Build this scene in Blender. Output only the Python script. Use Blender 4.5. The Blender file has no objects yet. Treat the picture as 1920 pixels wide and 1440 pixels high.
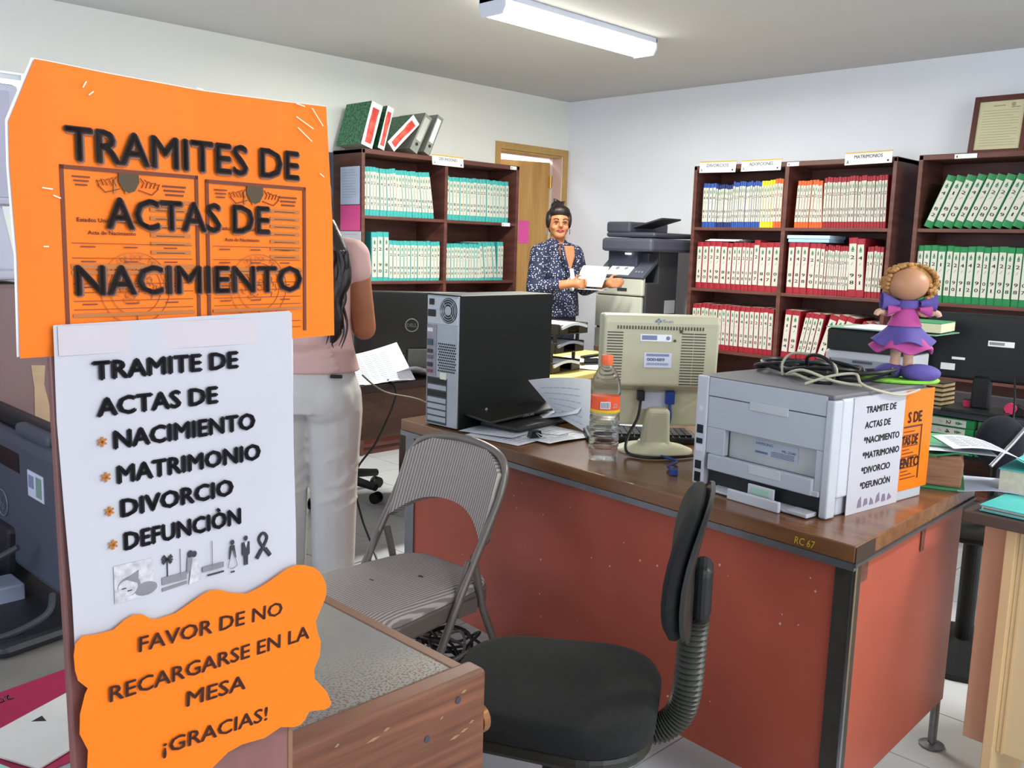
import bpy, bmesh, math, random
from mathutils import Matrix, Vector
random.seed(7)
R = math.radians
col = bpy.context.scene.collection
sc = bpy.context.scene

# ------------------------------------------------------------------ camera
CX, CY, CZ = 0.0, 0.0, 1.35
ROWS = ((0.70951344, -0.704096, 0.02897425), (-0.08378221, -0.12510868, -0.98859919), (0.69969366, 0.69899689, -0.14775701))
cd = bpy.data.cameras.new('camera'); cam = bpy.data.objects.new('camera', cd); col.objects.link(cam)
cd.sensor_width = 36; cd.lens = 1715 / 1920 * 36; cd.clip_start = 0.05; cd.clip_end = 100
r_, d_, f_ = [Vector(v) for v in ROWS]
m4 = Matrix((( r_.x, -d_.x, -f_.x, CX), (r_.y, -d_.y, -f_.y, CY), (r_.z, -d_.z, -f_.z, CZ), (0, 0, 0, 1)))
cam.matrix_world = m4
sc.camera = cam

# ------------------------------------------------------------------ world, daylight, exposure
sc.view_settings.view_transform = 'Standard'; sc.view_settings.look = 'None'
sc.view_settings.gamma = 1.0; sc.view_settings.exposure = 0.0; sc.view_settings.use_curve_mapping = False
w = bpy.data.worlds.new('world'); sc.world = w; w.use_nodes = True
bg = w.node_tree.nodes['Background']; bg.inputs[0].default_value = (0.75, 0.87, 1.0, 1); bg.inputs[1].default_value = 1.6

def area(name, loc, rot, sx, sy, power, color):
    l = bpy.data.lights.new(name, 'AREA'); l.shape = 'RECTANGLE'; l.size = sx; l.size_y = sy
    l.energy = power; l.color = color
    o = bpy.data.objects.new(name, l); col.objects.link(o); o.location = loc; o.rotation_euler = rot
    return o
XN, XF, YN, YF, HC = -2.2, 5.59, -2.8, 5.032, 2.5       # the room: x and y bounds, ceiling height
# daylight coming through the windows of the two walls behind the photographer
area('window_daylight_right', (1.2, YN + 0.05, 1.55), (R(-90), 0, R(180)), 4.2, 1.3, 62, (0.86, 0.93, 1.0))
area('window_daylight_front', (XN + 0.05, 2.3, 1.55), (R(90), 0, R(-90)), 3.4, 1.3, 52, (0.78, 0.88, 1.0))

# ------------------------------------------------------------------ helpers
def lin(h):
    h = h.lstrip('#'); c = [int(h[i:i + 2], 16) / 255 for i in (0, 2, 4)]
    return tuple((x / 12.92 if x <= 0.04045 else ((x + 0.055) / 1.055) ** 2.4) for x in c) + (1,)
MATS = {}
def mat(name, c, rough=0.6, var=0.06, scale=8.0, metal=0.0, emit=None, es=1.0, stretch=(1, 1, 1), bump=0.0, spec=0.4, alpha=None, c2=None, trans=0.0, detail=3.0, lo=0.3, hi=0.7):
    if name in MATS: return MATS[name]
    m = bpy.data.materials.new(name); m.use_nodes = True; nt = m.node_tree; p = nt.nodes['Principled BSDF']
    c = lin(c); p.inputs['Roughness'].default_value = rough; p.inputs['Metallic'].default_value = metal
    p.inputs['Specular IOR Level'].default_value = spec
    if trans: p.inputs['Transmission Weight'].default_value = trans
    tc = nt.nodes.new('ShaderNodeTexCoord'); mp = nt.nodes.new('ShaderNodeMapping'); mp.inputs['Scale'].default_value = stretch
    nt.links.new(tc.outputs['Object'], mp.inputs[0])
    nz = nt.nodes.new('ShaderNodeTexNoise'); nz.inputs['Scale'].default_value = scale; nz.inputs['Detail'].default_value = detail
    nt.links.new(mp.outputs[0], nz.inputs[0])
    cr = nt.nodes.new('ShaderNodeValToRGB'); cr.color_ramp.elements[0].position = lo; cr.color_ramp.elements[1].position = hi
    if c2: a, b = c, lin(c2)
    else: a = tuple(x * (1 - var) for x in c[:3]) + (1,); b = tuple(min(1, x * (1 + var)) for x in c[:3]) + (1,)
    cr.color_ramp.elements[0].color = a; cr.color_ramp.elements[1].color = b
    nt.links.new(nz.outputs[0], cr.inputs[0]); nt.links.new(cr.outputs[0], p.inputs['Base Color'])
    if bump:
        bp = nt.nodes.new('ShaderNodeBump'); bp.inputs['Strength'].default_value = bump; bp.inputs['Distance'].default_value = 0.01
        nt.links.new(nz.outputs[0], bp.inputs['Height']); nt.links.new(bp.outputs[0], p.inputs['Normal'])
    if emit:
        p.inputs['Emission Color'].default_value = lin(emit); p.inputs['Emission Strength'].default_value = es
    if alpha is not None: p.inputs['Alpha'].default_value = alpha
    MATS[name] = m; return m
def nodes(m): return m.node_tree.nodes, m.node_tree.links, m.node_tree.nodes['Principled BSDF']

class MB:
    def __init__(s): s.v = []; s.f = []; s.m = []
    def add(s, vs, fs, m=0, M=None):
        o = len(s.v)
        for p in vs:
            p = Vector(p)
            if M is not None: p = M @ p
            s.v.append(tuple(p))
        for f in fs: s.f.append(tuple(i + o for i in f)); s.m.append(m)
        return s
    def box(s, c, d, m=0, M=None):
        x, y, z = c; a, b, e = d[0] / 2, d[1] / 2, d[2] / 2
        vs = [(x + i * a, y + j * b, z + k * e) for i in (-1, 1) for j in (-1, 1) for k in (-1, 1)]
        return s.add(vs, [(0, 1, 3, 2), (4, 6, 7, 5), (0, 4, 5, 1), (2, 3, 7, 6), (0, 2, 6, 4), (1, 5, 7, 3)], m, M)
    def b2(s, x0, x1, y0, y1, z0, z1, m=0, M=None):
        return s.box(((x0 + x1) / 2, (y0 + y1) / 2, (z0 + z1) / 2), (abs(x1 - x0), abs(y1 - y0), abs(z1 - z0)), m, M)
    def prism(s, poly, a, b, axis='z', m=0, M=None):
        n = len(poly)
        def P(q, h): return {'z': (q[0], q[1], h), 'y': (q[0], h, q[1]), 'x': (h, q[0], q[1])}[axis]
        vs = [P(q, a) for q in poly] + [P(q, b) for q in poly]
        fs = [tuple(range(n)), tuple(range(2 * n - 1, n - 1, -1))] + [(i, (i + 1) % n, n + (i + 1) % n, n + i) for i in range(n)]
        return s.add(vs, fs, m, M)
    def quadslab(s, q, z0, z1, m=0): return s.prism(q, z0, z1, 'z', m)
    def tube(s, pts, r, n=8, m=0, M=None, cap=True, smooth=0, closed=False):
        pts = [Vector(p) for p in pts]
        rs = r if isinstance(r, (list, tuple)) else [r] * len(pts)
        if smooth:
            np_, nr = [], []
            L = len(pts); rng = L if closed else L - 1
            for i in range(rng):
                p0 = pts[(i - 1) % L] if (closed or i > 0) else pts[0]; p1 = pts[i]; p2 = pts[(i + 1) % L]; p3 = pts[(i + 2) % L] if (closed or i + 2 < L) else pts[-1]
                for k in range(smooth):
                    t = k / smooth
                    np_.append(0.5 * ((2 * p1) + (p2 - p0) * t + (2 * p0 - 5 * p1 + 4 * p2 - p3) * t * t + (3 * p1 - p0 - 3 * p2 + p3) * t ** 3))
                    nr.append(rs[i] * (1 - t) + rs[(i + 1) % L] * t)
            if not closed: np_.append(pts[-1]); nr.append(rs[-1])
            pts, rs = np_, nr
        vs = []; L = len(pts); u = None
        for i, p in enumerate(pts):
            if closed: t = pts[(i + 1) % L] - pts[i - 1]
            else: t = pts[min(i + 1, L - 1)] - pts[max(i - 1, 0)]
            if t.length < 1e-9: t = Vector((0, 0, 1))
            t.normalize()
            if u is None: u = t.orthogonal().normalized()
            else:
                u = (u - t * u.dot(t))
                u = u.normalized() if u.length > 1e-6 else t.orthogonal().normalized()
            w_ = t.cross(u)
            for k in range(n):
                a = 2 * math.pi * k / n; vs.append(p + (u * math.cos(a) + w_ * math.sin(a)) * rs[i])
        fs = []
        for i in range(L if closed else L - 1):
            for k in range(n):
                j = (i + 1) % L; fs.append((i * n + k, i * n + (k + 1) % n, j * n + (k + 1) % n, j * n + k))
        if cap and not closed: fs += [tuple(range(n - 1, -1, -1)), tuple((L - 1) * n + k for k in range(n))]
        return s.add(vs, fs, m, M)
    def lathe(s, prof, n=24, c=(0, 0, 0), m=0, M=None, sx=1, sy=1):
        vs = []
        for r, z in prof:
            for k in range(n):
                a = 2 * math.pi * k / n; vs.append((c[0] + r * sx * math.cos(a), c[1] + r * sy * math.sin(a), c[2] + z))
        fs = [(i * n + k, i * n + (k + 1) % n, (i + 1) * n + (k + 1) % n, (i + 1) * n + k) for i in range(len(prof) - 1) for k in range(n)]
        fs += [tuple(range(n - 1, -1, -1)), tuple((len(prof) - 1) * n + k for k in range(n))]
        return s.add(vs, fs, m, M)
    def ell(s, c, r, n=16, m=0, M=None, rot=None):
        prof = [(max(1e-4, math.sin(math.pi * i / (n // 2 + 2))), -math.cos(math.pi * i / (n // 2 + 2))) for i in range(n // 2 + 3)]
        T = Matrix.Translation(c) @ (rot if rot else Matrix()) @ Matrix.Diagonal((r[0], r[1], r[2], 1))
        if M is not None: T = M @ T
        return s.lathe(prof, n, m=m, M=T)
    def cap2(s, p0, r0, p1, r1, n=12):
        p0, p1 = Vector(p0), Vector(p1); d = p1 - p0
        if d.length < 1e-6: return s.ell(p0, (r0,) * 3, n)
        t = d.normalized(); pts = []; rs = []
        for k in range(5):
            a = math.pi / 2 * k / 4; pts.append(p0 - t * r0 * math.cos(a)); rs.append(max(1e-4, r0 * math.sin(a)))
        for k in range(5):
            a = math.pi / 2 * (1 - k / 4); pts.append(p1 + t * r1 * math.cos(a)); rs.append(max(1e-4, r1 * math.sin(a)))
        return s.tube(pts, rs, n)
    def grid(s, fn, nu, nv, m=0, M=None):
        vs = [fn(i / nu, j / nv) for j in range(nv + 1) for i in range(nu + 1)]
        fs = [(j * (nu + 1) + i, j * (nu + 1) + i + 1, (j + 1) * (nu + 1) + i + 1, (j + 1) * (nu + 1) + i) for j in range(nv) for i in range(nu)]
        return s.add(vs, fs, m, M)
    def txt(s, string, x0, z0, w=None, h=0.01, m=0, y=0.0, M=None, bold=0.012, shear=0.0):
        vs, fs, bw = font(string, bold, shear)
        k = (h / CAPH); kx = (w / bw) if w else k
        vs = [(x0 + a * kx, y, z0 + b * k) for a, b in vs]
        return s.add(vs, fs, m, M)
    def mesh(s, name, mats, smooth=False):
        me = bpy.data.meshes.new(name); me.from_pydata(s.v, [], s.f)
        for q in (mats if isinstance(mats, (list, tuple)) else [mats]): me.materials.append(q)
        me.polygons.foreach_set('material_index', s.m)
        if smooth is not False:
            me.polygons.foreach_set('use_smooth', [True] * len(s.f)); me.set_sharp_from_angle(angle=R(smooth if smooth is not True else 40))
        me.update(); return me
    def build(s, name, mats, parent=None, loc=(0, 0, 0), rz=0, smooth=False, bevel=0, seg=2, kind=None, solid=0, rot=None, fixn=True):
        me = s.mesh(name, mats, smooth)
        if fixn:
            b = bmesh.new(); b.from_mesh(me); bmesh.ops.recalc_face_normals(b, faces=b.faces); b.to_mesh(me); b.free()
        o = bpy.data.objects.new(name, me); col.objects.link(o); o.location = loc
        o.rotation_euler = rot if rot else (0, 0, rz)
        if parent: o.parent = parent
        if solid:
            if smooth is not False:
                b = bmesh.new(); b.from_mesh(me)
                for e in b.edges:
                    if e.is_boundary: e.smooth = False
                b.to_mesh(me); b.free()
            md = o.modifiers.new('thick', 'SOLIDIFY'); md.thickness = solid; md.offset = 0
        if bevel:
            md = o.modifiers.new('bevel', 'BEVEL'); md.width = bevel; md.segments = seg; md.limit_method = 'ANGLE'; md.angle_limit = R(35)
        if kind: o['kind'] = kind
        return o
_fc = {}
def font(string, bold=0.012, shear=0.0):
    key = (string, bold, shear)
    if key in _fc: return _fc[key]
    c = bpy.data.curves.new('t', 'FONT'); c.body = string; c.size = 1; c.offset = 0; c.resolution_u = 2; c.shear = shear
    o = bpy.data.objects.new('t', c); me = bpy.data.meshes.new_from_object(o)
    vs = [(v.co.x, v.co.y) for v in me.vertices]; fs = [tuple(p.vertices) for p in me.polygons]
    x0 = min(v[0] for v in vs); x1 = max(v[0] for v in vs)
    vs = [(a - x0, b) for a, b in vs]
    if bold > 0:
        base, n = list(vs), len(vs); f0 = list(fs)
        for dx, dz in ((bold * 2.6, 0), (bold * 1.3, bold * .9), (bold * 1.3, -bold * .9)):
            k = len(vs); vs += [(a + dx, b + dz) for a, b in base]; fs += [tuple(i + k for i in f) for f in f0]
        x1 += bold * 2.6
    bpy.data.objects.remove(o); bpy.data.meshes.remove(me); bpy.data.curves.remove(c)
    _fc[key] = (vs, fs, x1 - x0); return _fc[key]
CAPH = 0.7
_h = font('H', 0)[0]; CAPH = max(b for a, b in _h)

def tag(o, label, cat, group=None):
    o['label'] = label; o['category'] = cat
    if group: o['group'] = group
    return o
def thing(name, label, cat, loc=(0, 0, 0), rz=0, group=None, rot=None):
    o = bpy.data.objects.new(name, None); col.objects.link(o); o.empty_display_size = 0.05
    o.location = loc; o.rotation_euler = rot if rot else (0, 0, R(rz)); return tag(o, label, cat, group)
def struct(o): o['kind'] = 'structure'; return o
def remeshed(mb, name, mats, parent, voxel=0.012, smooth=3, loc=(0, 0, 0)):
    o = mb.build(name, mats, None)
    a = o.modifiers.new('r', 'REMESH'); a.mode = 'VOXEL'; a.voxel_size = voxel
    b = o.modifiers.new('s', 'SMOOTH'); b.iterations = smooth; b.factor = 0.5
    dg = bpy.context.evaluated_depsgraph_get()
    me = bpy.data.meshes.new_from_object(o.evaluated_get(dg))
    me.polygons.foreach_set('use_smooth', [True] * len(me.polygons)); me.name = name
    o.modifiers.clear(); o.data = me; o.parent = parent; o.location = loc
    return o

# ------------------------------------------------------------------ materials
M_wall = mat('painted_wall', '#eef1f9', 0.9, 0.02, 1.5)
M_walll = mat('painted_wall_left', '#f3f3ec', 0.9, 0.02, 1.5)
M_ceil = mat('painted_ceiling', '#cfcfcf', 0.95, 0.02, 1.2)
M_tile = mat('floor_tile', '#c3c4c8', 0.25, 0.05, 3.0)
M_grout = mat('grout', '#7d7c80', 0.8)
M_oak = mat('door_wood', '#bd8d50', 0.5, 0.12, 3.0, stretch=(8, 8, .7), c2='#d3a566')
M_oak2 = mat('door_trim_wood', '#c49a5c', 0.5, 0.1, 5.0, stretch=(4, 4, 1))
M_case = mat('bookcase_wood', '#512e28', 0.45, 0.15, 4.0, stretch=(1, 1, 6), c2='#6f443c')
M_white = mat('white_card', '#f0f0f2', 0.6, 0.02)
M_paper = mat('paper', '#d6d8e0', 0.7, 0.03, 4)
M_ink = mat('black_ink', '#2b2629', 0.6, 0.02)
M_black = mat('black_plastic', '#17181a', 0.45, 0.15, 6)
M_blackg = mat('glossy_black', '#0f1012', 0.2, 0.1)
M_chrome = mat('chrome', '#b9bcc0', 0.22, 0.05, metal=1.0)
M_gold = mat('gold_stripe', '#c9a648', 0.5)
M_greenmark = mat('green_emblem', '#2f7d55', 0.6)
M_skin = mat('skin', '#a8694a', 0.55, 0.08, 10)
M_skin2 = mat('skin_light', '#bd7d58', 0.5, 0.08, 10)
M_hair = mat('dark_hair', '#17100f', 0.4, 0.3, 60, stretch=(1, 1, .15), c2='#2c1d1b', bump=.3)

# ------------------------------------------------------------------ room shell
fl = MB().b2(XN, XF + .15, YN, YF + .15, -0.12, -0.006).build('floor', M_grout); struct(fl)
T = 0.33
tm = MB().b2(0, T - .004, 0, T - .004, -.0065, 0).mesh('tile', M_tile)
rest = MB(); k = 0
for i in range(-6, 17):
    for j in range(-9, 16):
        x, y = 0.12 + i * T, 0.02 + j * T
        if x + T > XF + .01 or y + T > YF + .2 or x < XN or y < YN: continue
        if x > 1.1 and y > -.1 and x + y > 2.0 and k < 230:
            o = bpy.data.objects.new('tile', tm); col.objects.link(o); o.location = (x, y, 0); o.parent = fl; k += 1
        else: rest.b2(x, x + T - .004, y, y + T - .004, -.0065, 0)
rest.build('tiles', M_tile, fl, kind='stuff')
struct(MB().b2(XN, XF, YN, YF, HC, HC + .1).build('ceiling', M_ceil))
def wallbox(name, m, boxes):
    b = MB()
    for q in boxes: b.b2(*q)
    return struct(b.build(name, m))
# left wall: window opening at 0.2..1.58, z 1.55..2.125 ; door opening 4.835..5.53, z 0..2.07
wallbox('wall_left', M_walll, [(XN, .2, YF, YF + .14, 0, HC), (.2, 1.58, YF, YF + .14, 0, 1.45), (.2, 1.58, YF, YF + .14, 2.125, HC), (1.58, 4.835, YF, YF + .14, 0, HC),
    (4.835, 5.53, YF, YF + .14, 2.075, HC), (5.53, XF, YF, YF + .14, 0, HC)])
wallbox('wall_back', M_wall, [(XF, XF + .14, YN, YF + .14, 0, HC)])
wallbox('wall_right', M_wall, [(XN, XF, YN - .14, YN, 0, .9), (XN, XF, YN - .14, YN, 2.2, HC), (XN, -.9, YN - .14, YN, .9, 2.2), (3.3, XF, YN - .14, YN, .9, 2.2)])
wallbox('wall_front', M_wall, [(XN - .14, XN, YN, YF, 0, .9), (XN - .14, XN, YN, YF, 2.2, HC), (XN - .14, XN, YN, .6, .9, 2.2), (XN - .14, XN, 4.0, YF, .9, 2.2)])
M_glass = mat('window_glass', '#f4f8ff', 0.05, 0.0, emit='#f2f6ff', es=2.2)
wn = struct(MB().b2(.2, 1.58, YF + .09, YF + .1, 1.45, 2.125).build('window_1', M_glass))
fr = MB()
for q in ((.2, .24, 1.45, 2.125), (.2, 1.58, 1.45, 1.49), (.2, 1.58, 2.1, 2.125), (.88, .92, 1.45, 2.125)): fr.b2(q[0], q[1], YF + .07, YF + .11, q[2], q[3])
fr.build('window_frame', mat('aluminium', '#c9ccd2', .4, metal=.6), wn)

# door: trim, open leaf, next room
dr = struct(MB().b2(4.79, 5.585, YF - .012, YF + .003, 2.075, 2.125).build('door_1', M_oak2))
for x in (4.79, 5.535): MB().b2(x, x + .05, YF - .012, YF + .003, 0, 2.075).build('door_trim', M_oak2, dr)
MB().b2(4.84, 5.535, YF + .003, YF + .145, 2.06, 2.0749).build('head_lining', M_oak2, dr); MB().b2(5.525, 5.5349, YF + .003, YF + .10, 0, 2.06).build('jamb', mat('jamb_pinkish', '#d3b3ab', .8), dr)
lf = MB().b2(-.70, 0, -.02, .02, .01, 2.03).build('door_leaf', M_oak, dr, loc=(5.52, YF + .135, 0), rz=R(-17), bevel=.003)
hg = MB()
for z in (.3, 1.0, 1.88): hg.b2(-.014, .016, -.03, -.02, z - .045, z + .045); hg.lathe([(.006, 0), (.006, .1)], 8, (.004, -.03, z - .05))
hg.build('hinge', mat('brass', '#c9a44e', .35, metal=.8), lf)
nt_ = thing('paper_note', 'pink paper note stuck on the open wooden door', 'note', (5.52, YF + .135, 0), -17)
MB().b2(-.272, -.178, -.0235, -.0215, 1.385, 1.565).build('note_sheet', mat('pink_note', '#ee5fb0', .7, .04), nt_, bevel=.0006)
struct(MB().b2(4.0, 6.2, 6.5, 6.6, 0, 2.6).b2(4.0, 4.1, YF + .14, 6.5, 0, 2.6).b2(6.1, 6.2, YF + .14, 6.5, 0, 2.6).b2(4.0, 6.2, YF + .14, 6.6, 2.6, 2.7).b2(4, 6.2, YF + .14, 6.6, -.1, 0).build('wall_corridor', M_wall))
area('corridor_lamp_light', (5.0, 5.95, 2.55), (0, 0, 0), 1.0, .6, 30, (1, .98, .95))

# ------------------------------------------------------------------ ceiling lamp
M_lampw = mat('lamp_housing', '#dfe4f2', .5, .02)
def ceiling_lamp(x0, y0, label, vis=True, p=30, L=1.17):
    t = thing('ceiling_lamp', label, 'lamp', (x0, y0, HC), 0)
    MB().b2(0, L, -.085, .085, -.03, 0).build('housing', M_lampw, t, bevel=.004)
    MB().prism([(-.08, -.03), (.08, -.03), (.08, -.055), (.062, -.085), (-.062, -.085), (-.08, -.055)], .012, L - .012, 'x').build('diffuser', mat('lamp_diffuser', '#fffff5', .5, 0, emit='#fffef0', es=8.0), t, bevel=.004)
    for q in (0, L - .012):
        MB().prism([(-.085, -.0), (.085, -.0), (.085, -.055), (.065, -.09), (-.065, -.09), (-.085, -.055)], q, q + .012, 'x').build('end_cap', M_lampw, t)
    a = area('tube_light', (x0 + L / 2, y0, HC - .095), (0, 0, 0), L - .04, .14, p, (1, 1.0, .9)); return t
ceiling_lamp(3.04, 3.245, 'long white fluorescent ceiling lamp glowing above the office', p=85)
area('added_ceiling_fill_near', (1.0, -1.2, HC - .03), (0, 0, 0), 1.2, .16, 34, (1, 1, .92))  # added fill light under the unseen part of the ceiling, no fixture
area('added_ceiling_fill_far', (3.6, -.4, HC - .03), (0, 0, 0), 1.2, .16, 80, (1, 1, .92))  # another added fill without a fixture, brightens the dimmer far zone

# ------------------------------------------------------------------ bookcases
def bookcase(loc, rz, label, W=1.364, D=.31, H=1.92, div=.5):
    t = thing('bookcase', label, 'bookcase', loc, rz)
    for x in (0, W - .025): MB().b2(x, x + .025, 0, D, 0, H).build('side_panel', M_case, t, bevel=.003)
    MB().b2(0, W, .0, D, H - .028, H + .002).build('top_panel', M_case, t, bevel=.004)
    MB().b2(.02, W - .02, D - .012, D - .002, .05, H - .02).build('back_panel', M_case, t)
    for z in (1.5, 1.095, .69, .285, .05): MB().b2(.022, W - .022, .004, D - .01, z - .0, z + .02).build('shelf', M_case, t, bevel=.002)
    dx = W * div
    MB().b2(dx - .013, dx + .013, .002, D - .01, .06, H - .025).build('divider', M_case, t)
    MB().b2(.02, W - .02, .02, .04, 0, .055).build('plinth', M_case, t)
    return t
bookcase((5.27, 3.60, 0), -90, 'dark brown bookcase of blue and red registers on the back wall')
bookcase((5.27, 2.118, 0), -90, 'dark brown bookcase of green registers at right, under framed certificate')
bookcase((3.366, 4.712, 0), 0, 'dark brown bookcase of teal registers beside the open door')

COLS = {'teal': '#3fa6a4', 'blue': '#2b4f9e', 'dark blue': '#20306e', 'yellow': '#e6cc20', 'orange': '#d8602c', 'red': '#9a2331', 'green': '#1b7c45'}
for k_, c_ in COLS.items(): mat('cover_' + k_, c_, .45, .06, 10)
M_pages = mat('page_block', '#cfc8b4', .8, .1, 60, stretch=(1, 1, 1))
BM = {}
for k_ in COLS:
    b = MB(); q = [(0, 0), (1, 0), (1, .25), (0, .25)]
    b.prism([(0, .004), (.2, .001), (.5, 0), (.8, .001), (1, .004), (1, .25), (0, .25)], 0, 1, 'z', 0)
    b.b2(.1, .9, .02, .252, .995, 1.0005, 1)
    BM[k_] = b.mesh('registry_book', [MATS['cover_' + k_], M_pages])
M_lab = mat('spine_label', '#cac8be', .6, .04, 20)
LM = []
rn = random.Random(3)
for v in range(9):
    b = MB(); b.b2(.1, .9, -.0012, .001, .125, .9, 0)
    # little emblem: triangle over a bar, then stacked figures
    b.add([(.3, -.0016, .79), (.7, -.0016, .79), (.5, -.0016, .865)], [(0, 1, 2)], 1)
    b.add([(.36, -.0016, .765), (.64, -.0016, .765), (.64, -.0016, .785), (.36, -.0016, .785)], [(0, 1, 2, 3)], 1)
    def dig(ch, z): b.txt(ch, .26 if ch != '1' else .42, z, .48 if ch != '1' else .16, .06, 2, -.0016)
    dig(str(rn.randint(1, 4)), .64)
    b.txt('/', .35, .54, .3, .05, 3, -.0016, bold=0)
    dig(str(rn.choice((0, 0, 1, 8, 9))), .335); dig(str(rn.randint(0, 9)), .215)
    LM.append(b.mesh('spine_label', [M_lab, M_greenmark, M_ink, mat('grey_ink', '#8d8d90', .6)]))
ORD = ['first', 'second', 'third', 'fourth', 'fifth', 'sixth', 'seventh', 'eighth', 'ninth', 'tenth', 'eleventh', 'twelfth', 'thirteenth', 'fourteenth', 'fifteenth', 'sixteenth', 'seventeenth', 'eighteenth', 'nineteenth', 'twentieth']
def ordn(n):
    if n < 20: return ORD[n]
    t, u = divmod(n + 1, 10); T_ = {2: 'twenty', 3: 'thirty', 4: 'forty'}[t]
    return (T_[:-1] + 'ieth') if u == 0 else T_ + '-' + ORD[u - 1]
def book(loc, rot, c, wd, h, label, group):
    o = bpy.data.objects.new('registry_book', BM[c]); col.objects.link(o)
    o.location = loc; o.rotation_euler = rot; o.scale = (wd, 1, h); tag(o, label, 'book', group)
    l = bpy.data.objects.new('spine_label', LM[rn.randrange(9)]); col.objects.link(l); l.parent = o
    return o
def row(base, rz, x0, z, specs, where, group, x1=None):
    """specs: list of (colour, width, height, lean degrees); packed from x0 along the local shelf."""
    A = Matrix.Translation(base) @ Matrix.Rotation(R(rz), 4, 'Z')
    tot = sum(s[1] / math.cos(R(s[3])) for s in specs); g = (x1 - x0) / tot if x1 else 1
    x = x0; n = 0
    for c, wd, h, ln in specs:
        wd *= g; h *= rn.uniform(.985, 1.015)
        a = R(ln + rn.uniform(-.4, .4) * (1 if abs(ln) > 1 else .3))
        cw = wd / math.cos(a)
        if a >= 0: pv = Vector((x + cw, 0, z)); off = Vector((-wd * math.cos(a) , 0, wd * math.sin(a)))
        else: pv = Vector((x, 0, z)); off = Vector((0, 0, 0))
        p = pv + off + Vector((0, .018 + rn.uniform(0, .008), .0005))
        M_ = A @ Matrix.Translation(p) @ Matrix.Rotation(a, 4, 'Y')
        book(M_.to_translation(), M_.to_euler(), c, wd * .985, h, '%s register, %s from the left %s' % (c, ordn(n), where), group)
        x += cw; n += 1
def S(c, n, wd, h, ln=0, jw=.12): return [(c, wd * rn.uniform(1 - jw, 1 + jw), h, ln) for _ in range(n)]
bL, bR, b3 = (3.366, 4.712, 0), (5.27, 3.60, 0), (5.27, 2.118, 0)
zt, zm, zl = 1.52, 1.115, .71
row(bL, 0, .03, zt, [('teal', .026 * rn.uniform(.9, 1.1), .295, -max(0, i - 1) * .45) for i in range(22)], 'on the top left shelf beside the door', 'teal registers, top left shelf', .60)
row(bL, 0, .70, zt, S('teal', 19, .03, .285, -1), 'on the top right shelf beside the door', 'teal registers, top right shelf', 1.285)
row(bL, 0, .09, zm - .018, S('teal', 3, .045, .325, 0) + S('teal', 15, .028, .275, 0), 'on the second left shelf beside the door', 'teal registers, second left shelf', .655)
row(bL, 0, .70, zm - .018, S('teal', 13, .026, .265, 0) + S('teal', 5, .03, .28, -7) + S('teal', 2, .03, .285, 0), 'on the second right shelf beside the door', 'teal registers, second right shelf', 1.25)
row(bR, -90, .065, zt, S('blue', 4, .026, .285) + S('dark blue', 8, .0155, .275) + S('blue', 13, .0155, .29) + S('yellow', 5, .018, .295) + S('orange', 3, .018, .30), 'on the top left shelf of the back wall', 'blue and yellow registers, top left shelf', .655)
row(bR, -90, .74, zt, S('orange', 7, .02, .285, 2) + S('orange', 3, .02, .28, -3) + S('red', 22, .0185, .30, -1.5), 'on the top right shelf of the back wall', 'red registers, top right shelf', 1.315)
row(bR, -90, .045, zm, S('red', 5, .052, .31) + S('red', 3, .036, .305) + S('red', 3, .03, .31) + S('red', 1, .05, .325) + S('red', 3, .05, .31), 'on the middle left shelf of the back wall', 'red binders, middle left shelf', .665)
row(bR, -90, .72, zm, S('red', 4, .05, .315) + S('red', 2, .035, .31) + S('red', 10, .0185, .30) + S('red', 2, .06, .345, -3) + S('red', 5, .024, .30), 'on the middle right shelf of the back wall', 'red registers, middle right shelf', 1.32)
row(bR, -90, .04, zl, S('red', 18, .035, .30, -1), 'on the lower left shelf of the back wall', 'red registers, lower left shelf', .655)
row(bR, -90, .715, zl, S('red', 2, .045, .30, 3) + S('red', 4, .03, .29, 10) + S('red', 3, .045, .29, 16) + S('red', 2, .04, .28, 26), 'on the lower right shelf of the back wall', 'red registers, lower right shelf', 1.2)
row(b3, -90, .045, zt, S('green', 10, .046, .295, 21), 'on the top shelf under the certificate', 'green registers, top shelf', .555)
row(b3, -90, .03, zm, S('green', 16, .04, .31), 'on the second shelf under the certificate', 'green registers, second shelf', .655)

# loose things on the shelves
t = thing('flat_box', 'light blue flat box lying on top of the red registers', 'box', (5.285, 2.885, 1.432), -90)
MB().b2(0, .27, 0, .2, 0, .035).build('box_base', mat('light_blue_card', '#9fc8e6', .6, .05), t, bevel=.003)
MB().b2(-.006, .276, -.006, .206, .022, .043).build('lid', mat('pale_blue_card', '#b9d8ee', .6, .05), t, bevel=.003)
t = thing('paper_pile', 'loose papers lying flat on red binders of the middle left shelf', 'papers', (5.30, 3.5, 1.43), -90)
for q in range(3): MB().b2(0, .24, 0, .18, 0, .004).build('sheet', M_paper, t, loc=(.01 * q, .01 * q, .005 * q), rz=R(q * 3 - 2))
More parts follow.
